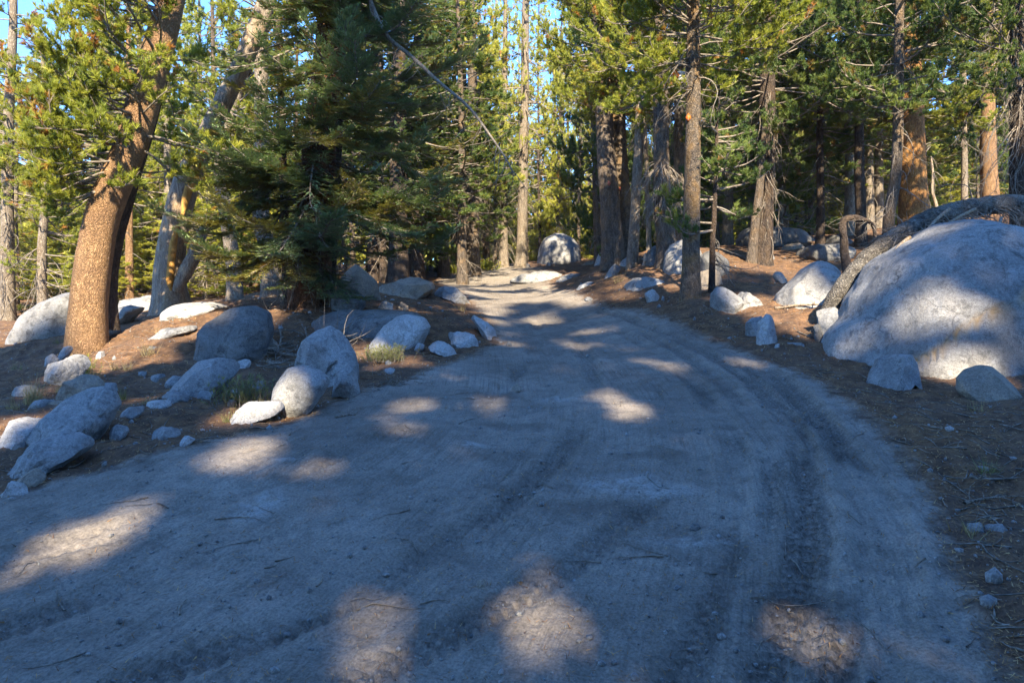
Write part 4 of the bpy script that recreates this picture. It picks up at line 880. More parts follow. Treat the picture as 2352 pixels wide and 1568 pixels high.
tree(2268, 36, 25, 'tan-flecked trunk high in the upper right background', top=(2264,0), H=19, kind='proto', proto=PB[2], bk=BK_TAN, cz=5.6, cr=2.6)
tree(2346, 46, 15.5, 'dark pine with tangled hanging dead branches at the right edge', top=(2344,0), H=17, kind='pine', bk=BK_DARK, cz=4.0, cr=3.2, nb=100, crown=SP, leafm=PINE_DARK, rtop=.6, dead=(85,2.2,6.5,1.8), deadk=dict(droop=1.4, azs=(PI*.8, PI*1.7), sub=6))
# --- more trees of the wood, individually less distinct
GL = 'conifers filling the wood behind'
def infill(lst, label, cat='conifer', lm=None):
    for (bx, Y, H, cz, cr, pi_, w_) in lst:
        tree(bx, w_ * F / Y, Y, label, top=(bx + random.uniform(-14, 14), 100), H=H, kind='proto', proto=PB[pi_], bk=[BK_GREY, BK_PALE, BK_DARK, BK_GREY][random.randrange(4)], cz=cz, cr=cr,
             name='conifer', cat=cat, group=label.split(',')[0], dead=(14, .8, cz + 1, 1.2), sides=10, leafm=lm if lm else (PINE_SUNLIT if bx < 230 and Y > 26 else None))
rs = np.random.default_rng(33)
L1 = []
for bx in list(np.arange(-60, 1130, 25)):
    Y = rs.uniform(25, 48)
    L1.append((bx + rs.uniform(-16, 16), Y, rs.uniform(9, 17) if bx > 240 else rs.uniform(8, 12), rs.uniform(.3, 2.4), rs.uniform(1.9, 2.9), int(rs.integers(0, 6)), rs.uniform(.2, .42)))
L1 = [l for l in L1 if not (60 < l[0] < 175)]
infill([l for l in L1 if l[0] < 760], 'one of the mixed conifers crowding the wood left of the road, none standing out')
infill([l for l in L1 if l[0] >= 760], 'one of the shadowed dark conifers between the big fir and the road crest', lm=PINE_DARK)  # dark needles put the shade of this wood into the colour
L2 = []
for bx in list(np.arange(1120, 1390, 20)):
    Y = rs.uniform(42, 66)
    L2.append((bx + rs.uniform(-14, 14), Y, rs.uniform(13, 19), rs.uniform(.5, 3), rs.uniform(1.6, 2.4), int(rs.choice([6, 5, 0, 1])), rs.uniform(.14, .28)))
infill(L2, 'one of the sunlit yellow-green conifers far beyond the road crest', lm=PINE_SUNLIT)
L2b = []
for bx in list(np.arange(-50, 720, 44)):
    L2b.append((bx + rs.uniform(-16, 16), rs.uniform(22, 28), rs.uniform(2.5, 5.5), .2, rs.uniform(1.2, 1.8), int(rs.choice([0, 1, 2])), rs.uniform(.08, .16)))
infill(L2b, 'one of the young bright green conifers filling in behind the left bank', lm=PINE_SUNLIT)
for bx in list(np.arange(1120, 1400, 22)):
    infill([(bx + rs.uniform(-9, 9), rs.uniform(47, 58), rs.uniform(5, 10), .1, rs.uniform(1.3, 1.8), int(rs.choice([0, 1, 2])), rs.uniform(.08, .15))], 'one of the bright young conifers closing the gap behind the dome boulder', lm=PINE_SUNLIT)
L2c = []
for bx in list(np.arange(1400, 2380, 46)):
    L2c.append((bx + rs.uniform(-16, 16), rs.uniform(33, 44), rs.uniform(4, 8), .2, rs.uniform(1.5, 2.2), int(rs.choice([0, 1, 2])), rs.uniform(.1, .2)))
infill(L2c, 'one of the young yellow-green conifers glimpsed between the trunks at right', lm=PINE_SUNLIT)
L3 = []
for bx in list(np.arange(1385, 2420, 28)):
    Y = rs.uniform(26, 50)
    L3.append((bx + rs.uniform(-16, 16), Y, rs.uniform(10, 18), rs.uniform(.3, 2.6), rs.uniform(2.0, 3.0), int(rs.integers(0, 6)), rs.uniform(.2, .42)))
L3 = [l for l in L3 if not (2125 < l[0] < 2195)]
infill(L3, 'one of the mixed conifers crowding the wood right of the road, none standing out', lm=PINE_DARK)  # needle colour darkened to stand in for shade on the right
for p in PROTOS:
    pass
# a far belt of forest that reads as one mass
rs = np.random.default_rng(44)
n = 330; thb = rs.uniform(-46, 46, n); rb = rs.uniform(62, 110, n)
V0 = []; T0 = []; tn = []; off = 0
for k in range(n):
    x, y = rb[k] * math.sin(R(thb[k])), rb[k] * math.cos(R(thb[k])); z = g(x, y); H = rs.uniform(7, 12) if thb[k] > 9 or thb[k] < -3 else rs.uniform(3, 6)
    m = 1100; q = rs.uniform(0, 1, m) ** .8; rr = (1 - q) ** .7 * 2.3 * np.sqrt(rs.uniform(.15, 1, m)); a = rs.uniform(0, 2 * PI, m)
    p = np.stack([x + rr * np.cos(a), y + rr * np.sin(a), z + .4 + q * H], 1)
    d = np.stack([np.cos(a), np.sin(a), rs.uniform(-.3, .8, m)], 1)
    V, T = blades(rs, p, d, np.full(m, .55), np.full(m, .22), 3, spread=1.0)
    V0.append(V); T0.append(T + off); off += len(V); tn.append(np.full(len(V), rs.uniform(.2, .8)) + rs.normal(0, .08, len(V)))
o = mesh('distant_forest', np.concatenate(V0), np.concatenate(T0), PINE_SUNLIT, smooth=False, attrs={'rnd': np.clip(np.concatenate(tn), 0, .93)}); tag(o, 'far belt of forest closing the view between the trunks', 'forest', kind='stuff')
# ---- understory: low bushes of leafy green under the trees
rs = np.random.default_rng(55)
def shrub(x, y, h, r, m, label, n=220, name='shrub', cat='shrub', group=None, tl=.09, tw=.02, straight=.5):
    z = g(x, y); a = rs.uniform(0, 2 * PI, n); el = rs.uniform(.5, 1.5, n)
    d = np.stack([np.cos(a) * np.cos(el), np.sin(a) * np.cos(el), np.sin(el)], 1)
    st = np.stack([rs.normal(0, r * .35, n), rs.normal(0, r * .35, n), np.zeros(n) - .03], 1)
    P, Rr = limb_batch(rs, n, 5, st, d, h * rs.uniform(.4, 1.1, n), np.full(n, .005), 0, .12, up=.3)
    root = empty(name, (x, y, z)); tag(root, label, cat, group)
    mesh('stems', *tubes(P, Rr, 3), TWIG, root)
    k = 5; pp = P[:, 1:].reshape(-1, 3); pd = nrm(P[:, 1:] - P[:, :-1]).reshape(-1, 3)
    V, T = blades(rs, pp, pd, np.full(len(pp), tl), np.full(len(pp), tw), k)
    mesh('leaves', V, T, m, root, smooth=False, attrs={'rnd': np.repeat(np.clip(rs.normal(.5, .2, len(pp)), 0, 1), 3 * k)})
p = hit(885, 826); shrub(p[0], p[1], .26, .34, SAGE, 'grey-green bush in front of the bright speckled boulder', tl=.05, tw=.008)
p = hit(560, 922); shrub(p[0], p[1], .32, .35, SAGE, 'yellow-green bush just left of the big cracked boulder', n=110, tl=.06, tw=.008)
p = hit(192, 858); shrub(p[0], p[1], .3, .2, PINE, 'tiny bright green seedling behind the cracked brown-grey boulder', n=30, tl=.06, tw=.008)
for (bx, by, h, r) in [(1050,628,.6,.8),(1110,622,.6,.9),(1235,600,.7,.6),(890,640,.9,1.3),(930,632,.8,1.2),(1370,585,1.0,1.0),(1340,590,.8,.9),(1170,606,.7,.7)]:
    p = hit(bx, by); shrub(p[0], p[1], h, r, PINE, 'one of the low leafy shrubs along the foot of the wood near the road crest', n=150, group='low shrubs near the crest', tl=.11, tw=.03)
def grass(px, py, h, n, label, r=.12):
    p = hit(px, py); a = rs.uniform(0, 2 * PI, n); rr = rs.uniform(0, r, n)
    b = np.stack([rr * np.cos(a), rr * np.sin(a), np.full(n, -.02)], 1); d = np.stack([rs.normal(0, .3, n), rs.normal(0, .3, n), np.ones(n)], 1)
    V, T = blades(rs, b, d, h * rs.uniform(.5, 1.1, n), np.full(n, .007), 2, spread=.2, back=0)
    o = mesh('grass_tuft', V, T, STRAW, smooth=False, attrs={'rnd': rs.uniform(0, 1, len(V))}, loc=p); tag(o, label, 'grass tuft')
grass(882, 740, .35, 40, 'dry straw grass tuft on the needle bank above the slab')
grass(75, 925, .4, 60, 'dry pale grass tuft on the low rock at far left')
grass(230, 925, .25, 50, 'sparse grass tuft right of the cracked brown-grey boulder')
grass(1420, 650, .4, 30, 'thin dry grass stalks above the half buried boulder right of the road')
grass(1062, 716, .3, 30, 'little straw tuft by the blue-grey rock sloping into the road')
grass(340, 815, .3, 40, 'dry weed stalks in the sunlit needles left of the dark boulder')
grass(595, 955, .15, 40, 'short dry grass at the foot of the long sunlit pale rock', r=.25)

for k in range(34):
    q = (rs.uniform(20, 640), rs.uniform(760, 990)) if k < 26 else (rs.uniform(2000, 2330), rs.uniform(940, 1300))
    if road_mask(*hit(*q)[:2, None])[0] > .3: continue
    p = hit(*q); n = 26; a = rs.uniform(0, 2 * PI, n); rr = rs.uniform(0, .08, n)
    b = np.stack([rr * np.cos(a), rr * np.sin(a), np.full(n, -.02)], 1); d = np.stack([rs.normal(0, .45, n), rs.normal(0, .45, n), np.ones(n)], 1)
    V, T = blades(rs, b, d, .2 * rs.uniform(.4, 1.1, n), np.full(n, .006), 2, spread=.3, back=0)
    tag(mesh('grass_tuft', V, T, STRAW if k % 3 else SAGE, smooth=False, attrs={'rnd': rs.uniform(0, 1, len(V))}, loc=p), 'one of the tiny sparse weeds dotted over the needle-covered banks', 'grass tuft', 'tiny weeds on the banks')
# ------------------------------------------------------------------ fallen log across the giant boulder
lp = smooth_path([at(1905,715,10.9),at(1925,672,10.9),at(1985,600,11.1),(at(2065,540,11.4)),at(2150,497,11.8),at(2250,474,12.2),at(2360,468,12.7),at(2500,478,13.4)], 90)
lr = np.interp(np.linspace(0, 1, 90), [0, .06, .3, .6, 1], [.14, .125, .135, .155, .17]); b = lp[20].copy()
root = empty('fallen_log', b); tag(root, 'grey fallen pine log with broken dead branches lying over the giant boulder', 'fallen log')
V, Q = tubes((lp - b)[None], lr[None], 26)
C = np.repeat(lp - b, 26, 0); d = V - C; V = C + d * (1 + .10 * fbm(V * 5, 4, 3) + .05 * fbm(V * 18, 2, 6))[:, None]
cap = np.arange(26)
mesh('log', np.r_[V, [C[0] - nrm(lp[1] - lp[0]) * .02]], [Q, np.stack([cap, (cap + 1) % 26, np.full(26, len(V))], 1)[:, ::-1]], LOGB, root)
rs = np.random.default_rng(66)
nb = 190; idx = rs.integers(34, 88, nb); dd = nrm(np.stack([rs.normal(.1, .7, nb), rs.normal(-.7, .5, nb), rs.normal(-.55, .5, nb)], 1))
TP, TR = limb_batch(rs, nb, 10, lp[idx] - b + dd * .15, dd, rs.uniform(.3, 1.15, nb), rs.uniform(.006, .014, nb), .35, .18, r1=.2)
i2 = np.repeat(np.arange(nb), 5); s = rs.integers(2, 8, len(i2)); d2 = nrm(nrm(TP[i2, s + 1] - TP[i2, s]) + rs.normal(size=(len(i2), 3)) * .6)
P2, R2 = limb_batch(rs, len(i2), 6, TP[i2, s], d2, rs.uniform(.1, .5, len(i2)), np.full(len(i2), .004), .3, .2)
mesh('dead_branches', *join([tubes(TP, TR, 5), tubes(P2, R2, 3)]), TWIG, root)
for pth, r0 in [([(2352,545,9.6),(2290,595,9.4),(2240,650,9.2),(2215,700,9.1)], .035), ([(2180,480,10.7),(2150,505,10.4),(2120,545,10.2),(2100,600,10.0)], .03), ([(2090,545,10.4),(2060,570,10.3),(2045,610,10.2),(2025,650,10.2)], .028),
                ([(2240,480,11.2),(2200,500,10.9),(2170,520,10.5),(2150,550,10.2)], .028), ([(2300,500,10.6),(2280,560,9.9),(2262,620,9.4),(2250,660,9.3)], .024)]:
    P = smooth_path([at(*q) for q in pth], 16) - b
    mesh('dead_branch', *tubes(P[None], np.linspace(r0, r0 * .35, 16)[None], 7), WOOD, root)
# arched dead stem
ap = smooth_path([at(1948,628,15.0),at(1940,590,15),at(1938,545,15),at(1936,512,15),at(1950,499,15),at(1975,501,15.1),at(2003,516,15.2),at(2012,545,15.3)], 50); b = ap[0].copy(); b[2] = g(b[0], b[1])
ap[0, 2] = min(ap[0, 2], b[2] - .2)
V, Q = tubes((ap - b)[None], np.interp(np.linspace(0, 1, 50), [0, .5, 1], [.09, .075, .035])[None], 14); V += (fbm(V * 4, 3, 9) * .03)[:, None]
root = empty('arched_snag', b); tag(root, 'arched grey dead stem bending over like a hook, right background', 'dead stem'); mesh('stem', V, Q, BK_DARK, root)
TP, TR = limb_batch(rs, 26, 6, (ap - b)[rs.integers(20, 49, 26)], rs.normal(size=(26, 3)) * [1, .6, .6], rs.uniform(.15, .6, 26), np.full(26, .007), .4, .15)
mesh('dead_branches', *tubes(TP, TR, 4), TWIG, root)

# ------------------------------------------------------------------ loose sticks
def stick(pts, r, label, cat='stick', m=None, lift=.0):
    W = np.array([hit(px, py) for px, py in pts]); W[:, 2] += np.linspace(.02, .02 + lift, len(W)); P = smooth_path(W, 18)
    P[:, 2] = np.maximum(P[:, 2], base_h(P[:, 0], P[:, 1]) + r * .6); b = P[0].copy()
    k = 6; i = rs.integers(4, 16, k); TP, TR = limb_batch(rs, k, 5, P[i] - b, nrm(np.stack([rs.normal(size=k), rs.normal(size=k), rs.uniform(.1, .6, k)], 1)), rs.uniform(.05, .3, k), np.full(k, r * .35), 0, .15)
    V, Q = join([tubes((P - b)[None], np.linspace(r, r * .4, 18)[None], 6), tubes(TP, TR, 4)])
    tag(mesh('stick', V, Q, m or TWIG, loc=b), label, cat)
stick([(482,775),(520,800),(560,812),(600,812)], .035, 'thick dead stick propped against the large dark boulder', lift=.1)
stick([(570,812),(610,808),(650,815),(690,822)], .025, 'dead stick lying between the dark boulder and the slab')
stick([(615,835),(640,838),(665,828)], .02, 'short pale stick under the small tan stone')
stick([(640,745),(645,790),(640,835)], .02, 'curved dead twig hanging down right of the dark boulder', lift=.2)
stick([(2228,1100),(2255,1108),(2290,1106),(2352,1104)], .016, 'crooked grey stick lying at the right verge near the edge')
stick([(2215,1165),(2250,1155),(2310,1148)], .014, 'pale splintered stick on the near right verge', m=WOOD)
stick([(1812,758),(1840,768),(1862,778)], .016, 'thin pale stick right of the white angular rock')
stick([(1890,885),(1910,872),(1920,865)], .01, 'small curled twig beside the right wheel track')
stick([(770,780),(800,778),(830,782)], .014, 'thin stick in front of the big pointed boulder')
stick([(770,962),(800,958),(818,958)], .012, 'small bluish stick at the road edge below the broken wedge', m=WOOD)
stick([(1780,712),(1830,706),(1880,705)], .03, 'sunlit weathered branch wood at the foot of the leaning grey boulder', m=WOOD)
stick([(700,745),(705,790),(712,800)], .015, 'upright dead twig against the big pointed boulder', lift=.2)
p = hit(895, 882); nb = 60
TP, TR = limb_batch(rs, nb, 6, rs.normal(size=(nb, 3)) * [.14, .08, .02] + [0, 0, .02], rs.normal(size=(nb, 3)) * [1, .5, .4] + [0, 0, .3], rs.uniform(.1, .3, nb), np.full(nb, .005), .3, .25)
tag(mesh('dead_brush', *tubes(TP, TR, 3), WOOD, loc=p), 'pale clump of dry brush lying on the road edge below the grey-green bush', 'brush')
# tangled dead twigs under the fir
nb = 120; TPp = []
W = np.array([hit(*v) for v in np.c_[rs.uniform(590, 800, nb), rs.uniform(745, 850, nb)]])
TP, TR = limb_batch(rs, nb, 8, W + [0, 0, .03], nrm(rs.normal(size=(nb, 3)) * [1, 1, .35]), rs.uniform(.3, 1.1, nb), rs.uniform(.005, .012, nb), .3, .2)
TP[:, :, 2] = np.maximum(TP[:, :, 2], base_h(TP[:, :, 0].ravel(), TP[:, :, 1].ravel()).reshape(nb, 8) + .01)
tag(mesh('twig_litter', *tubes(TP, TR, 4), TWIG), 'tangle of fallen dead twigs on the ground below the fir', 'twigs', kind='stuff')

# ------------------------------------------------------------------ trail signs
def diamond(px, py, Y, wpx, hpx, label, yaw=0.0, bolts=True, m=None):
    c = at(px, py, Y); wv, hv = wpx / F * Y / 2, hpx / F * Y / 2
    root = empty('trail_marker', c); tag(root, label, 'trail marker'); root.rotation_euler = (0, 0, yaw)
    d = .004; V = [(0, -d, hv), (wv, -d, 0), (0, -d, -hv), (-wv, -d, 0), (0, d, hv), (wv, d, 0), (0, d, -hv), (-wv, d, 0)]
    mesh('plate', V, [np.array([[0, 1, 2, 3], [4, 7, 6, 5], [0, 4, 5, 1], [1, 5, 6, 2], [2, 6, 7, 3], [3, 7, 4, 0]])], m or ORANGE, root, smooth=False)
    if bolts:
        for s in (-1, 1):
            a = np.arange(10) * 2 * PI / 10; r = .012
            V = [(r * math.cos(q), -.012, hv * .45 * s + r * math.sin(q)) for q in a] + [(r * math.cos(q), -d, hv * .45 * s + r * math.sin(q)) for q in a] + [(0, -.014, hv * .45 * s)]
            i = np.arange(10); mesh('bolt', V, [np.stack([i, (i + 1) % 10, (i + 1) % 10 + 10, i + 10], 1), np.stack([i, (i + 1) % 10, np.full(10, 20)], 1)], METAL, root, smooth=False)
    return root
def flat(name, c, rough=.5, metal=0):
    m, t, b = newmat(name); tc = t.nodes.new('ShaderNodeTexCoord').outputs['Object']
    n = ramp(t, [(.35, tuple(x * .75 for x in c)), (.65, c)], noise(t, tc, 25, 4)).outputs[0]; t.links.new(n, b.inputs['Base Color'])
    b.inputs['Roughness'].default_value = rough; b.inputs['Metallic'].default_value = metal
    return m
ORANGE = flat('orange_paint', (.75, .17, .01)); METAL = flat('bolt_metal', (.45, .42, .38), .4, .8); WHITEP = flat('white_paint', (.80, .80, .78)); BLUEP = flat('dark_blue_paint', (.03, .05, .10)); REDP = flat('dull_red_paint', (.38, .10, .05))
def trunk_front(A, Rd, loc, px, py, Y):
    c = at(px, py, Y); z = c[2] - loc[2]; x = np.interp(z, A[:, 2], A[:, 0]); y = np.interp(z, A[:, 2], A[:, 1]); r = np.interp(z, A[:, 2], Rd)
    dx = c[0] - loc[0] - x
    return loc[1] + y - math.sqrt(max(r * r - dx * dx, 0)) - .03
lb = np.array(t_bl.location)
diamond(1581, 270, trunk_front(Ab, Rb, lb, 1581, 270, 14.5), 12.5, 19, 'orange diamond blaze with two bolts nailed to the straight pine', yaw=-.25)
diamond(1399, 421, 21.85, 9, 13, 'small faded orange diamond on the left one of the twin pines', bolts=False, m=REDP)
diamond(1424, 434, 22.35, 6, 9, 'tiny faded orange diamond on the right one of the twin pines', bolts=False, m=REDP)
# white trail sign with a diamond standing out to the side of the blazed pine
ys = 14.55
c = at(1563, 174, ys); root = empty('trail_sign', c); tag(root, 'white sign board with smudged dark lettering and orange diamond, jutting from the blazed pine', 'trail sign'); root.rotation_euler = (0, 0, .15)
hw, hh = 13 / F * ys, 9.5 / F * ys
def boxv(x0, x1, y0, y1, z0, z1):
    V = [(x, y, z) for x in (x0, x1) for y in (y0, y1) for z in (z0, z1)]
    return V, np.array([[0, 1, 3, 2], [4, 6, 7, 5], [0, 4, 5, 1], [2, 3, 7, 6], [0, 2, 6, 4], [1, 5, 7, 3]])
V, Q = boxv(-hw * .9, hw * 1.25, -.005, .005, -hh, hh); mesh('board', V, Q, WHITEP, root, smooth=False)
outl = [(-.8,.15),(-.7,.6),(-.35,.75),(-.1,.5),(.2,.62),(.5,.35),(.8,.45),(1.05,.2),(1.1,-.25),(.8,-.4),(.55,-.1),(.2,.05),(-.2,.1),(-.5,-.1),(-.75,-.05)]
V = [(x * hw, -.008, z * hh) for x, z in outl]; cx = np.mean(V, 0)
mesh('dark_marking', np.r_[V, [cx]], [np.stack([np.arange(15), (np.arange(15) + 1) % 15, np.full(15, 15)], 1)], BLUEP, root, smooth=False)
e1, e2 = 9 / F * ys, 13 / F * ys; x0 = -hw * .9
V = [(x0, -.014, e2), (x0 + e1, -.014, 0), (x0, -.014, -e2), (x0 - e1, -.014, 0), (x0, -.006, e2), (x0 + e1, -.006, 0), (x0, -.006, -e2), (x0 - e1, -.006, 0)]
mesh('orange_diamond', V, [np.array([[0, 1, 2, 3], [4, 7, 6, 5], [0, 4, 5, 1], [1, 5, 6, 2], [2, 6, 7, 3], [3, 7, 4, 0]])], ORANGE, root, smooth=False)

# ------------------------------------------------------------------ litter: needles, twigs, gravel
rs = np.random.default_rng(88)
def scatter(n, r0, r1, want):
    a = R(1) * rs.uniform(-46, 46, n); r = r0 * (r1 / r0) ** rs.uniform(0, 1, n); x, y = np.sin(a) * r, np.cos(a) * r
    m = road_mask(x, y); keep = rs.uniform(size=n) < want(m, r); return x[keep], y[keep], m[keep]
from mathutils import Vector
dg = bpy.data.objects['ground']
import mathutils.bvhtree as _bt
_me = dg.data; _nv = len(_me.vertices); _co = np.empty(_nv * 3, np.float32); _me.vertices.foreach_get('co', _co); _co = _co.reshape(-1, 3)
# height lookup from the finished ground sheet (same polar grid)
_TH = np.r_[np.linspace(-180, -58, 50)[:-1], np.linspace(-58, 58, 860), np.linspace(58, 180, 50)[1:-1]]
_RR = np.r_[np.linspace(.25, 1.9, 8)[:-1], 1.9 * (62 / 1.9) ** np.linspace(0, 1, 760), np.array([66, 72, 80, 95, 120, 160, 240, 400, 700])]
_Z = _co[:-1, 2].reshape(len(_RR), len(_TH))
def gz(x, y):
    th = np.degrees(np.arctan2(x, y)); r = np.hypot(x, y)
    i = np.clip(np.searchsorted(_RR, r) - 1, 0, len(_RR) - 2); j = np.clip(np.searchsorted(_TH, th) - 1, 0, len(_TH) - 2)
    fr = np.clip((r - _RR[i]) / (_RR[i + 1] - _RR[i]), 0, 1); ft = np.clip((th - _TH[j]) / (_TH[j + 1] - _TH[j]), 0, 1)
    return (_Z[i, j] * (1 - ft) + _Z[i, j + 1] * ft) * (1 - fr) + (_Z[i + 1, j] * (1 - ft) + _Z[i + 1, j + 1] * ft) * fr
NEED = leaf('fallen_needles', [(0, (.08, .038, .018)), (.4, (.19, .095, .038)), (.8, (.34, .19, .075)), (1, (.5, .34, .16))], .1)
x, y, mm = scatter(120000, 2.2, 24, lambda m, r: np.where(m > .6, .07, .9))
n = len(x); a = rs.uniform(0, 2 * PI, n); L = rs.uniform(.016, .036, n) * (1 + np.hypot(x, y) * .07); wd = .0011 + np.hypot(x, y) * .0004
d = np.stack([np.cos(a), np.sin(a)], 1)
A0, B0 = np.stack([x, y], 1), np.stack([x, y], 1) + d * L[:, None]; s = np.stack([-d[:, 1], d[:, 0]], 1) * wd[:, None]
def lift(P, h): return np.c_[P, gz(P[:, 0], P[:, 1]) + h]
hh_ = rs.uniform(.003, .014, n)
V = np.stack([lift(A0 - s, hh_), lift(A0 + s, hh_), lift(B0, hh_ + rs.uniform(0, .012, n))], 1).reshape(-1, 3)
tag(mesh('needle_litter', V, np.arange(len(V)).reshape(-1, 3), NEED, smooth=False, attrs={'rnd': np.repeat(rs.uniform(0, 1, n), 3)}), 'fallen orange-brown pine needles scattered over the verges and the road', 'needles', kind='stuff')
# twigs in the duff
x, y, mm = scatter(5200, 3.5, 22, lambda m, r: np.where(m > .4, .03, .6)); n = len(x)
a = rs.uniform(0, 2 * PI, n); P, Rr = limb_batch(rs, n, 5, np.stack([x, y, np.zeros(n)], 1), np.stack([np.cos(a), np.sin(a), np.zeros(n)], 1), rs.uniform(.08, .4, n), rs.uniform(.003, .007, n), 0, .15)
P[:, :, 2] = gz(P[:, :, 0].ravel(), P[:, :, 1].ravel()).reshape(n, 5) + .008
tag(mesh('twig_litter', *tubes(P, Rr, 4), TWIG), 'small broken twigs strewn through the needles on both banks', 'twigs', kind='stuff')
# gravel
V0, T0 = ico(1)
x, y, mm = scatter(14000, 2.2, 24, lambda m, r: np.where(m > .75, .5, .8)); n = len(x); r = np.hypot(x, y)
s = (rs.pareto(2.6, n) * .0042 + .0028) * (1 + r * .05); s = np.minimum(s, np.where(mm > .7, .016 + .001 * r, np.where(x < -2, .09, .055)))
sc3 = rs.uniform(.6, 1.25, (n, 1, 3)) * s[:, None, None]
V = V0[None] * sc3 * (1 + rs.normal(0, .16, (n, len(V0), 1))); V = V + np.stack([x, y, gz(x, y) + s * .25], 1)[:, None]
T = (T0[None] + (np.arange(n) * len(V0))[:, None, None]).reshape(-1, 3)
tag(mesh('gravel', V.reshape(-1, 3), T, GR, smooth=False, attrs={'stain': np.zeros(n * len(V0))}), 'loose pebbles and granite chips over the road and verges', 'gravel', kind='stuff')

# ------------------------------------------------------------------ unseen trees behind the viewer, crowns cut open to place the sun patches
LIT = []   # (point, radius): sun spots that holes are cut for in the unseen crowns
def litg(px, py, r): LIT.append((hit(px, py), r))
def lita(px, py, Y, r): LIT.append((at(px, py, Y), r))
for a in [(560,1045,.20),(590,1020,.16),(530,1065,.16),(470,1060,.10),(200,1240,.26),(130,1270,.24),(60,1310,.22),(270,1210,.16),(740,1075,.16),(725,1175,.17),(1230,1350,.11),(1225,1420,.13),(1205,1290,.07),(1250,1470,.09),(1000,935,.12),(1020,860,.12),
          (640,1350,.08),(850,1430,.08),(870,1520,.09),(1240,740,.35),(1350,795,.2),(1170,790,.2),(1400,905,.16),(1440,955,.12),(1310,850,.12),(1830,1260,.05),(1910,1250,.04),(1900,1500,.11),(1850,1540,.10),(2110,1480,.08),(1560,845,.16),(1610,870,.12),(1480,830,.15),(1700,830,.15),(1000,935,.16),(1130,920,.16),(1480,1010,.01),(1220,672,.5),(1320,690,.3),(1120,700,.3),(1190,652,.4),(1120,940,.12),
          (270,810,.8),(370,745,.9),(300,765,.8),(20,770,.9),(430,770,.5),(60,760,.8),(230,835,.5),(470,720,.5),(340,830,.25),(1740,690,.5),(1790,700,.4),(2220,870,.3),(30,990,.25)]:
    litg(*a)
for a in [(2150,745,9.0,.17),(2110,725,9,.16),(2090,690,9.2,.12),(1990,770,9.2,.09),(2200,785,8.9,.13),(2050,830,8.8,.09),(2130,545,10,.16),(2070,790,9,.1),(2190,550,10,.1),(2250,850,8.7,.08),(2025,640,9.6,.08),(1900,690,10.7,.3),(1925,660,10.8,.25),(1960,620,10.9,.2),(2010,575,11,.2),(2080,530,11.2,.15),(1870,600,12.2,.2),(1810,690,12.2,.2),
          (150,910,6.9,.16),(165,930,6.9,.12),(30,1000,6.6,.3),(640,900,7.2,.16),(600,945,7.1,.3),(680,935,7.2,.12),(820,735,10,.35),(760,745,10,.3),(900,745,9.8,.35),(910,770,9.7,.3),(830,630,15.2,.25),(930,660,15.2,.5),(960,660,15.2,.3),
          (90,710,14,.9),(60,730,14,.6),(130,690,14,.6),(200,700,12,.35),(200,620,12,.5),(215,540,12,.7),(230,480,12,.7),(180,340,11.5,2.1),(250,200,11.5,2.1),(330,100,11.5,2.0),(120,450,13,1.5),(60,300,20,3),
          (390,660,15,.35),(395,560,15,.4),(440,400,15,.5),(480,300,15,.5),(560,120,15,.6),(440,600,15,.3),(740,210,13.4,.4),(730,330,13.4,.3),(600,520,17,.5),(500,300,19,1.0),
          (2095,480,20,.5),(2085,360,20,.4),(1590,60,14.5,.8),(1588,330,14.5,.22),(1585,420,14.5,.3),(1560,172,14.6,.45),(1900,690,10.2,.3),(1925,660,10.2,.2),(1860,600,11.4,.25),(1800,700,11.4,.2),(1890,620,11.4,.2),(1650,520,15,.5),(1525,570,19,.5),(1430,420,22.5,.8),(1455,450,21,.6),(1560,350,24,1.4),(1555,540,17,.5),
          (780,430,12.5,.18),(700,460,12.5,.2),(660,600,12,.2),(1700,200,15,1.2),(1450,150,20,1.5),(1640,480,15,.4),(330,490,14,.9)]:
    lita(*a)
LP = np.array([p for p, r in LIT]); LR = np.array([r for p, r in LIT]) * 1.1 + .10
def unlit(P):
    keep = np.ones(len(P), bool)
    for p, r in zip(LP, LR):
        v = P - p; t = v @ SUN; q = v - t[:, None] * SUN; d = np.linalg.norm(q, axis=1); m = (d < r * 1.6) & (t > 0)
        if m.any():
            wob = 1 + .6 * fbm((q[m] + p) * (1.1 / max(r, .25)), 2, 3)
            m[m] = d[m] < r * wob
        keep &= ~m
    return keep
rs = np.random.default_rng(101)
nB = 0
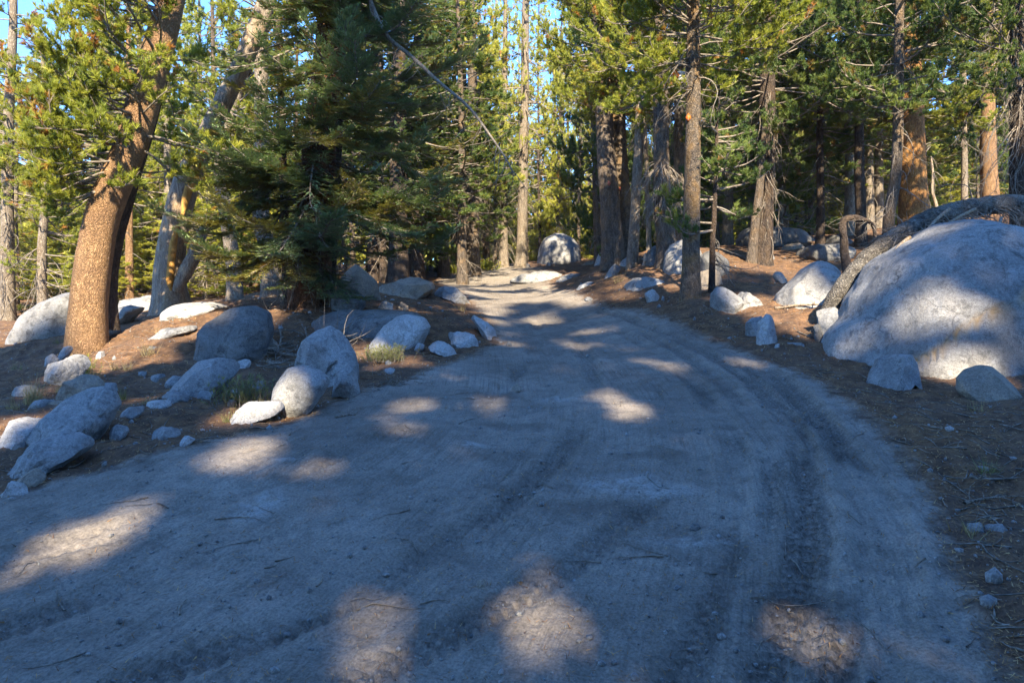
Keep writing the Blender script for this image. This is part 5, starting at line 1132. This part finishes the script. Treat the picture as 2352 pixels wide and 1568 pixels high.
for (x, y, H, cr) in [(-9,-9,17,3.4),(-4.2,-7,16,3.2),(.5,-8,18,3.4),(5.0,-6.5,17,3.4),(9.5,-9,19,3.6),(-6.5,-14,23,3.8),(-1.5,-14.5,25,3.8),(3.5,-14,26,4),(8.5,-15,27,4),(13.5,-13,25,4),(-12,-16,22,3.6),(0.8,-20,35,4.4),(6.5,-20,34,4.4),(-5,-20,34,4.4),(12.5,-20,31,4.4),(18,-17,27,4.2),(12.5,-4,15,3.4),(16,-8,20,3.6)]:
    z = g(x, y); root = empty('pine_tree', (x, y, z)); tag(root, 'one of the tall unseen pines behind the viewer, crowns cut open to shape the shade on the road', 'pine tree', 'pines shading the road')
    A = np.array([[0, 0, -.2], [.1, 0, H * .5], [0, .1, H]]); Rd = np.array([.2, .14, .03]); ax = axis_fn(A, Rd)
    mesh('trunk', *trunk_mesh(A, Rd, 5, sides=10), BK_GREY, root)
    o3 = np.array([x, y, z])
    (LV, LQ), (NV, NT, tone) = pine_crown(rs, ax, 1.6, H, cr * 1.1, int(H * 10), tl=.36, tw=.13, k=6, dens=.95, sub=.9, low=.9, filt=lambda P: unlit(P + o3) if True else None)
    LQ = LQ[unlit(LV[LQ].mean(1) + o3)]
    mesh('crown', NV, NT, PINE, root, smooth=False, attrs={'rnd': tone}); mesh('branches', LV, LQ, TWIG, root); nB += len(NT)
for p in PROTOS:
    for k in ('crown', 'branches'): bpy.data.objects.remove(p[k])

# ------------------------------------------------------------------ the air between the trees
hm = bpy.data.materials.new('haze'); hm.use_nodes = True; t = hm.node_tree; t.nodes.clear()
ov = t.nodes.new('ShaderNodeOutputMaterial'); pv = t.nodes.new('ShaderNodeVolumePrincipled')
pv.inputs['Color'].default_value = (.92, .96, 1, 1); pv.inputs['Density'].default_value = .0003; pv.inputs['Anisotropy'].default_value = 0.0
t.links.new(pv.outputs[0], ov.inputs['Volume'])
V, Q = boxv(-760, 760, -760, 760, -12, 46)
tag(mesh('haze', V, Q, hm, smooth=False), kind='stuff')
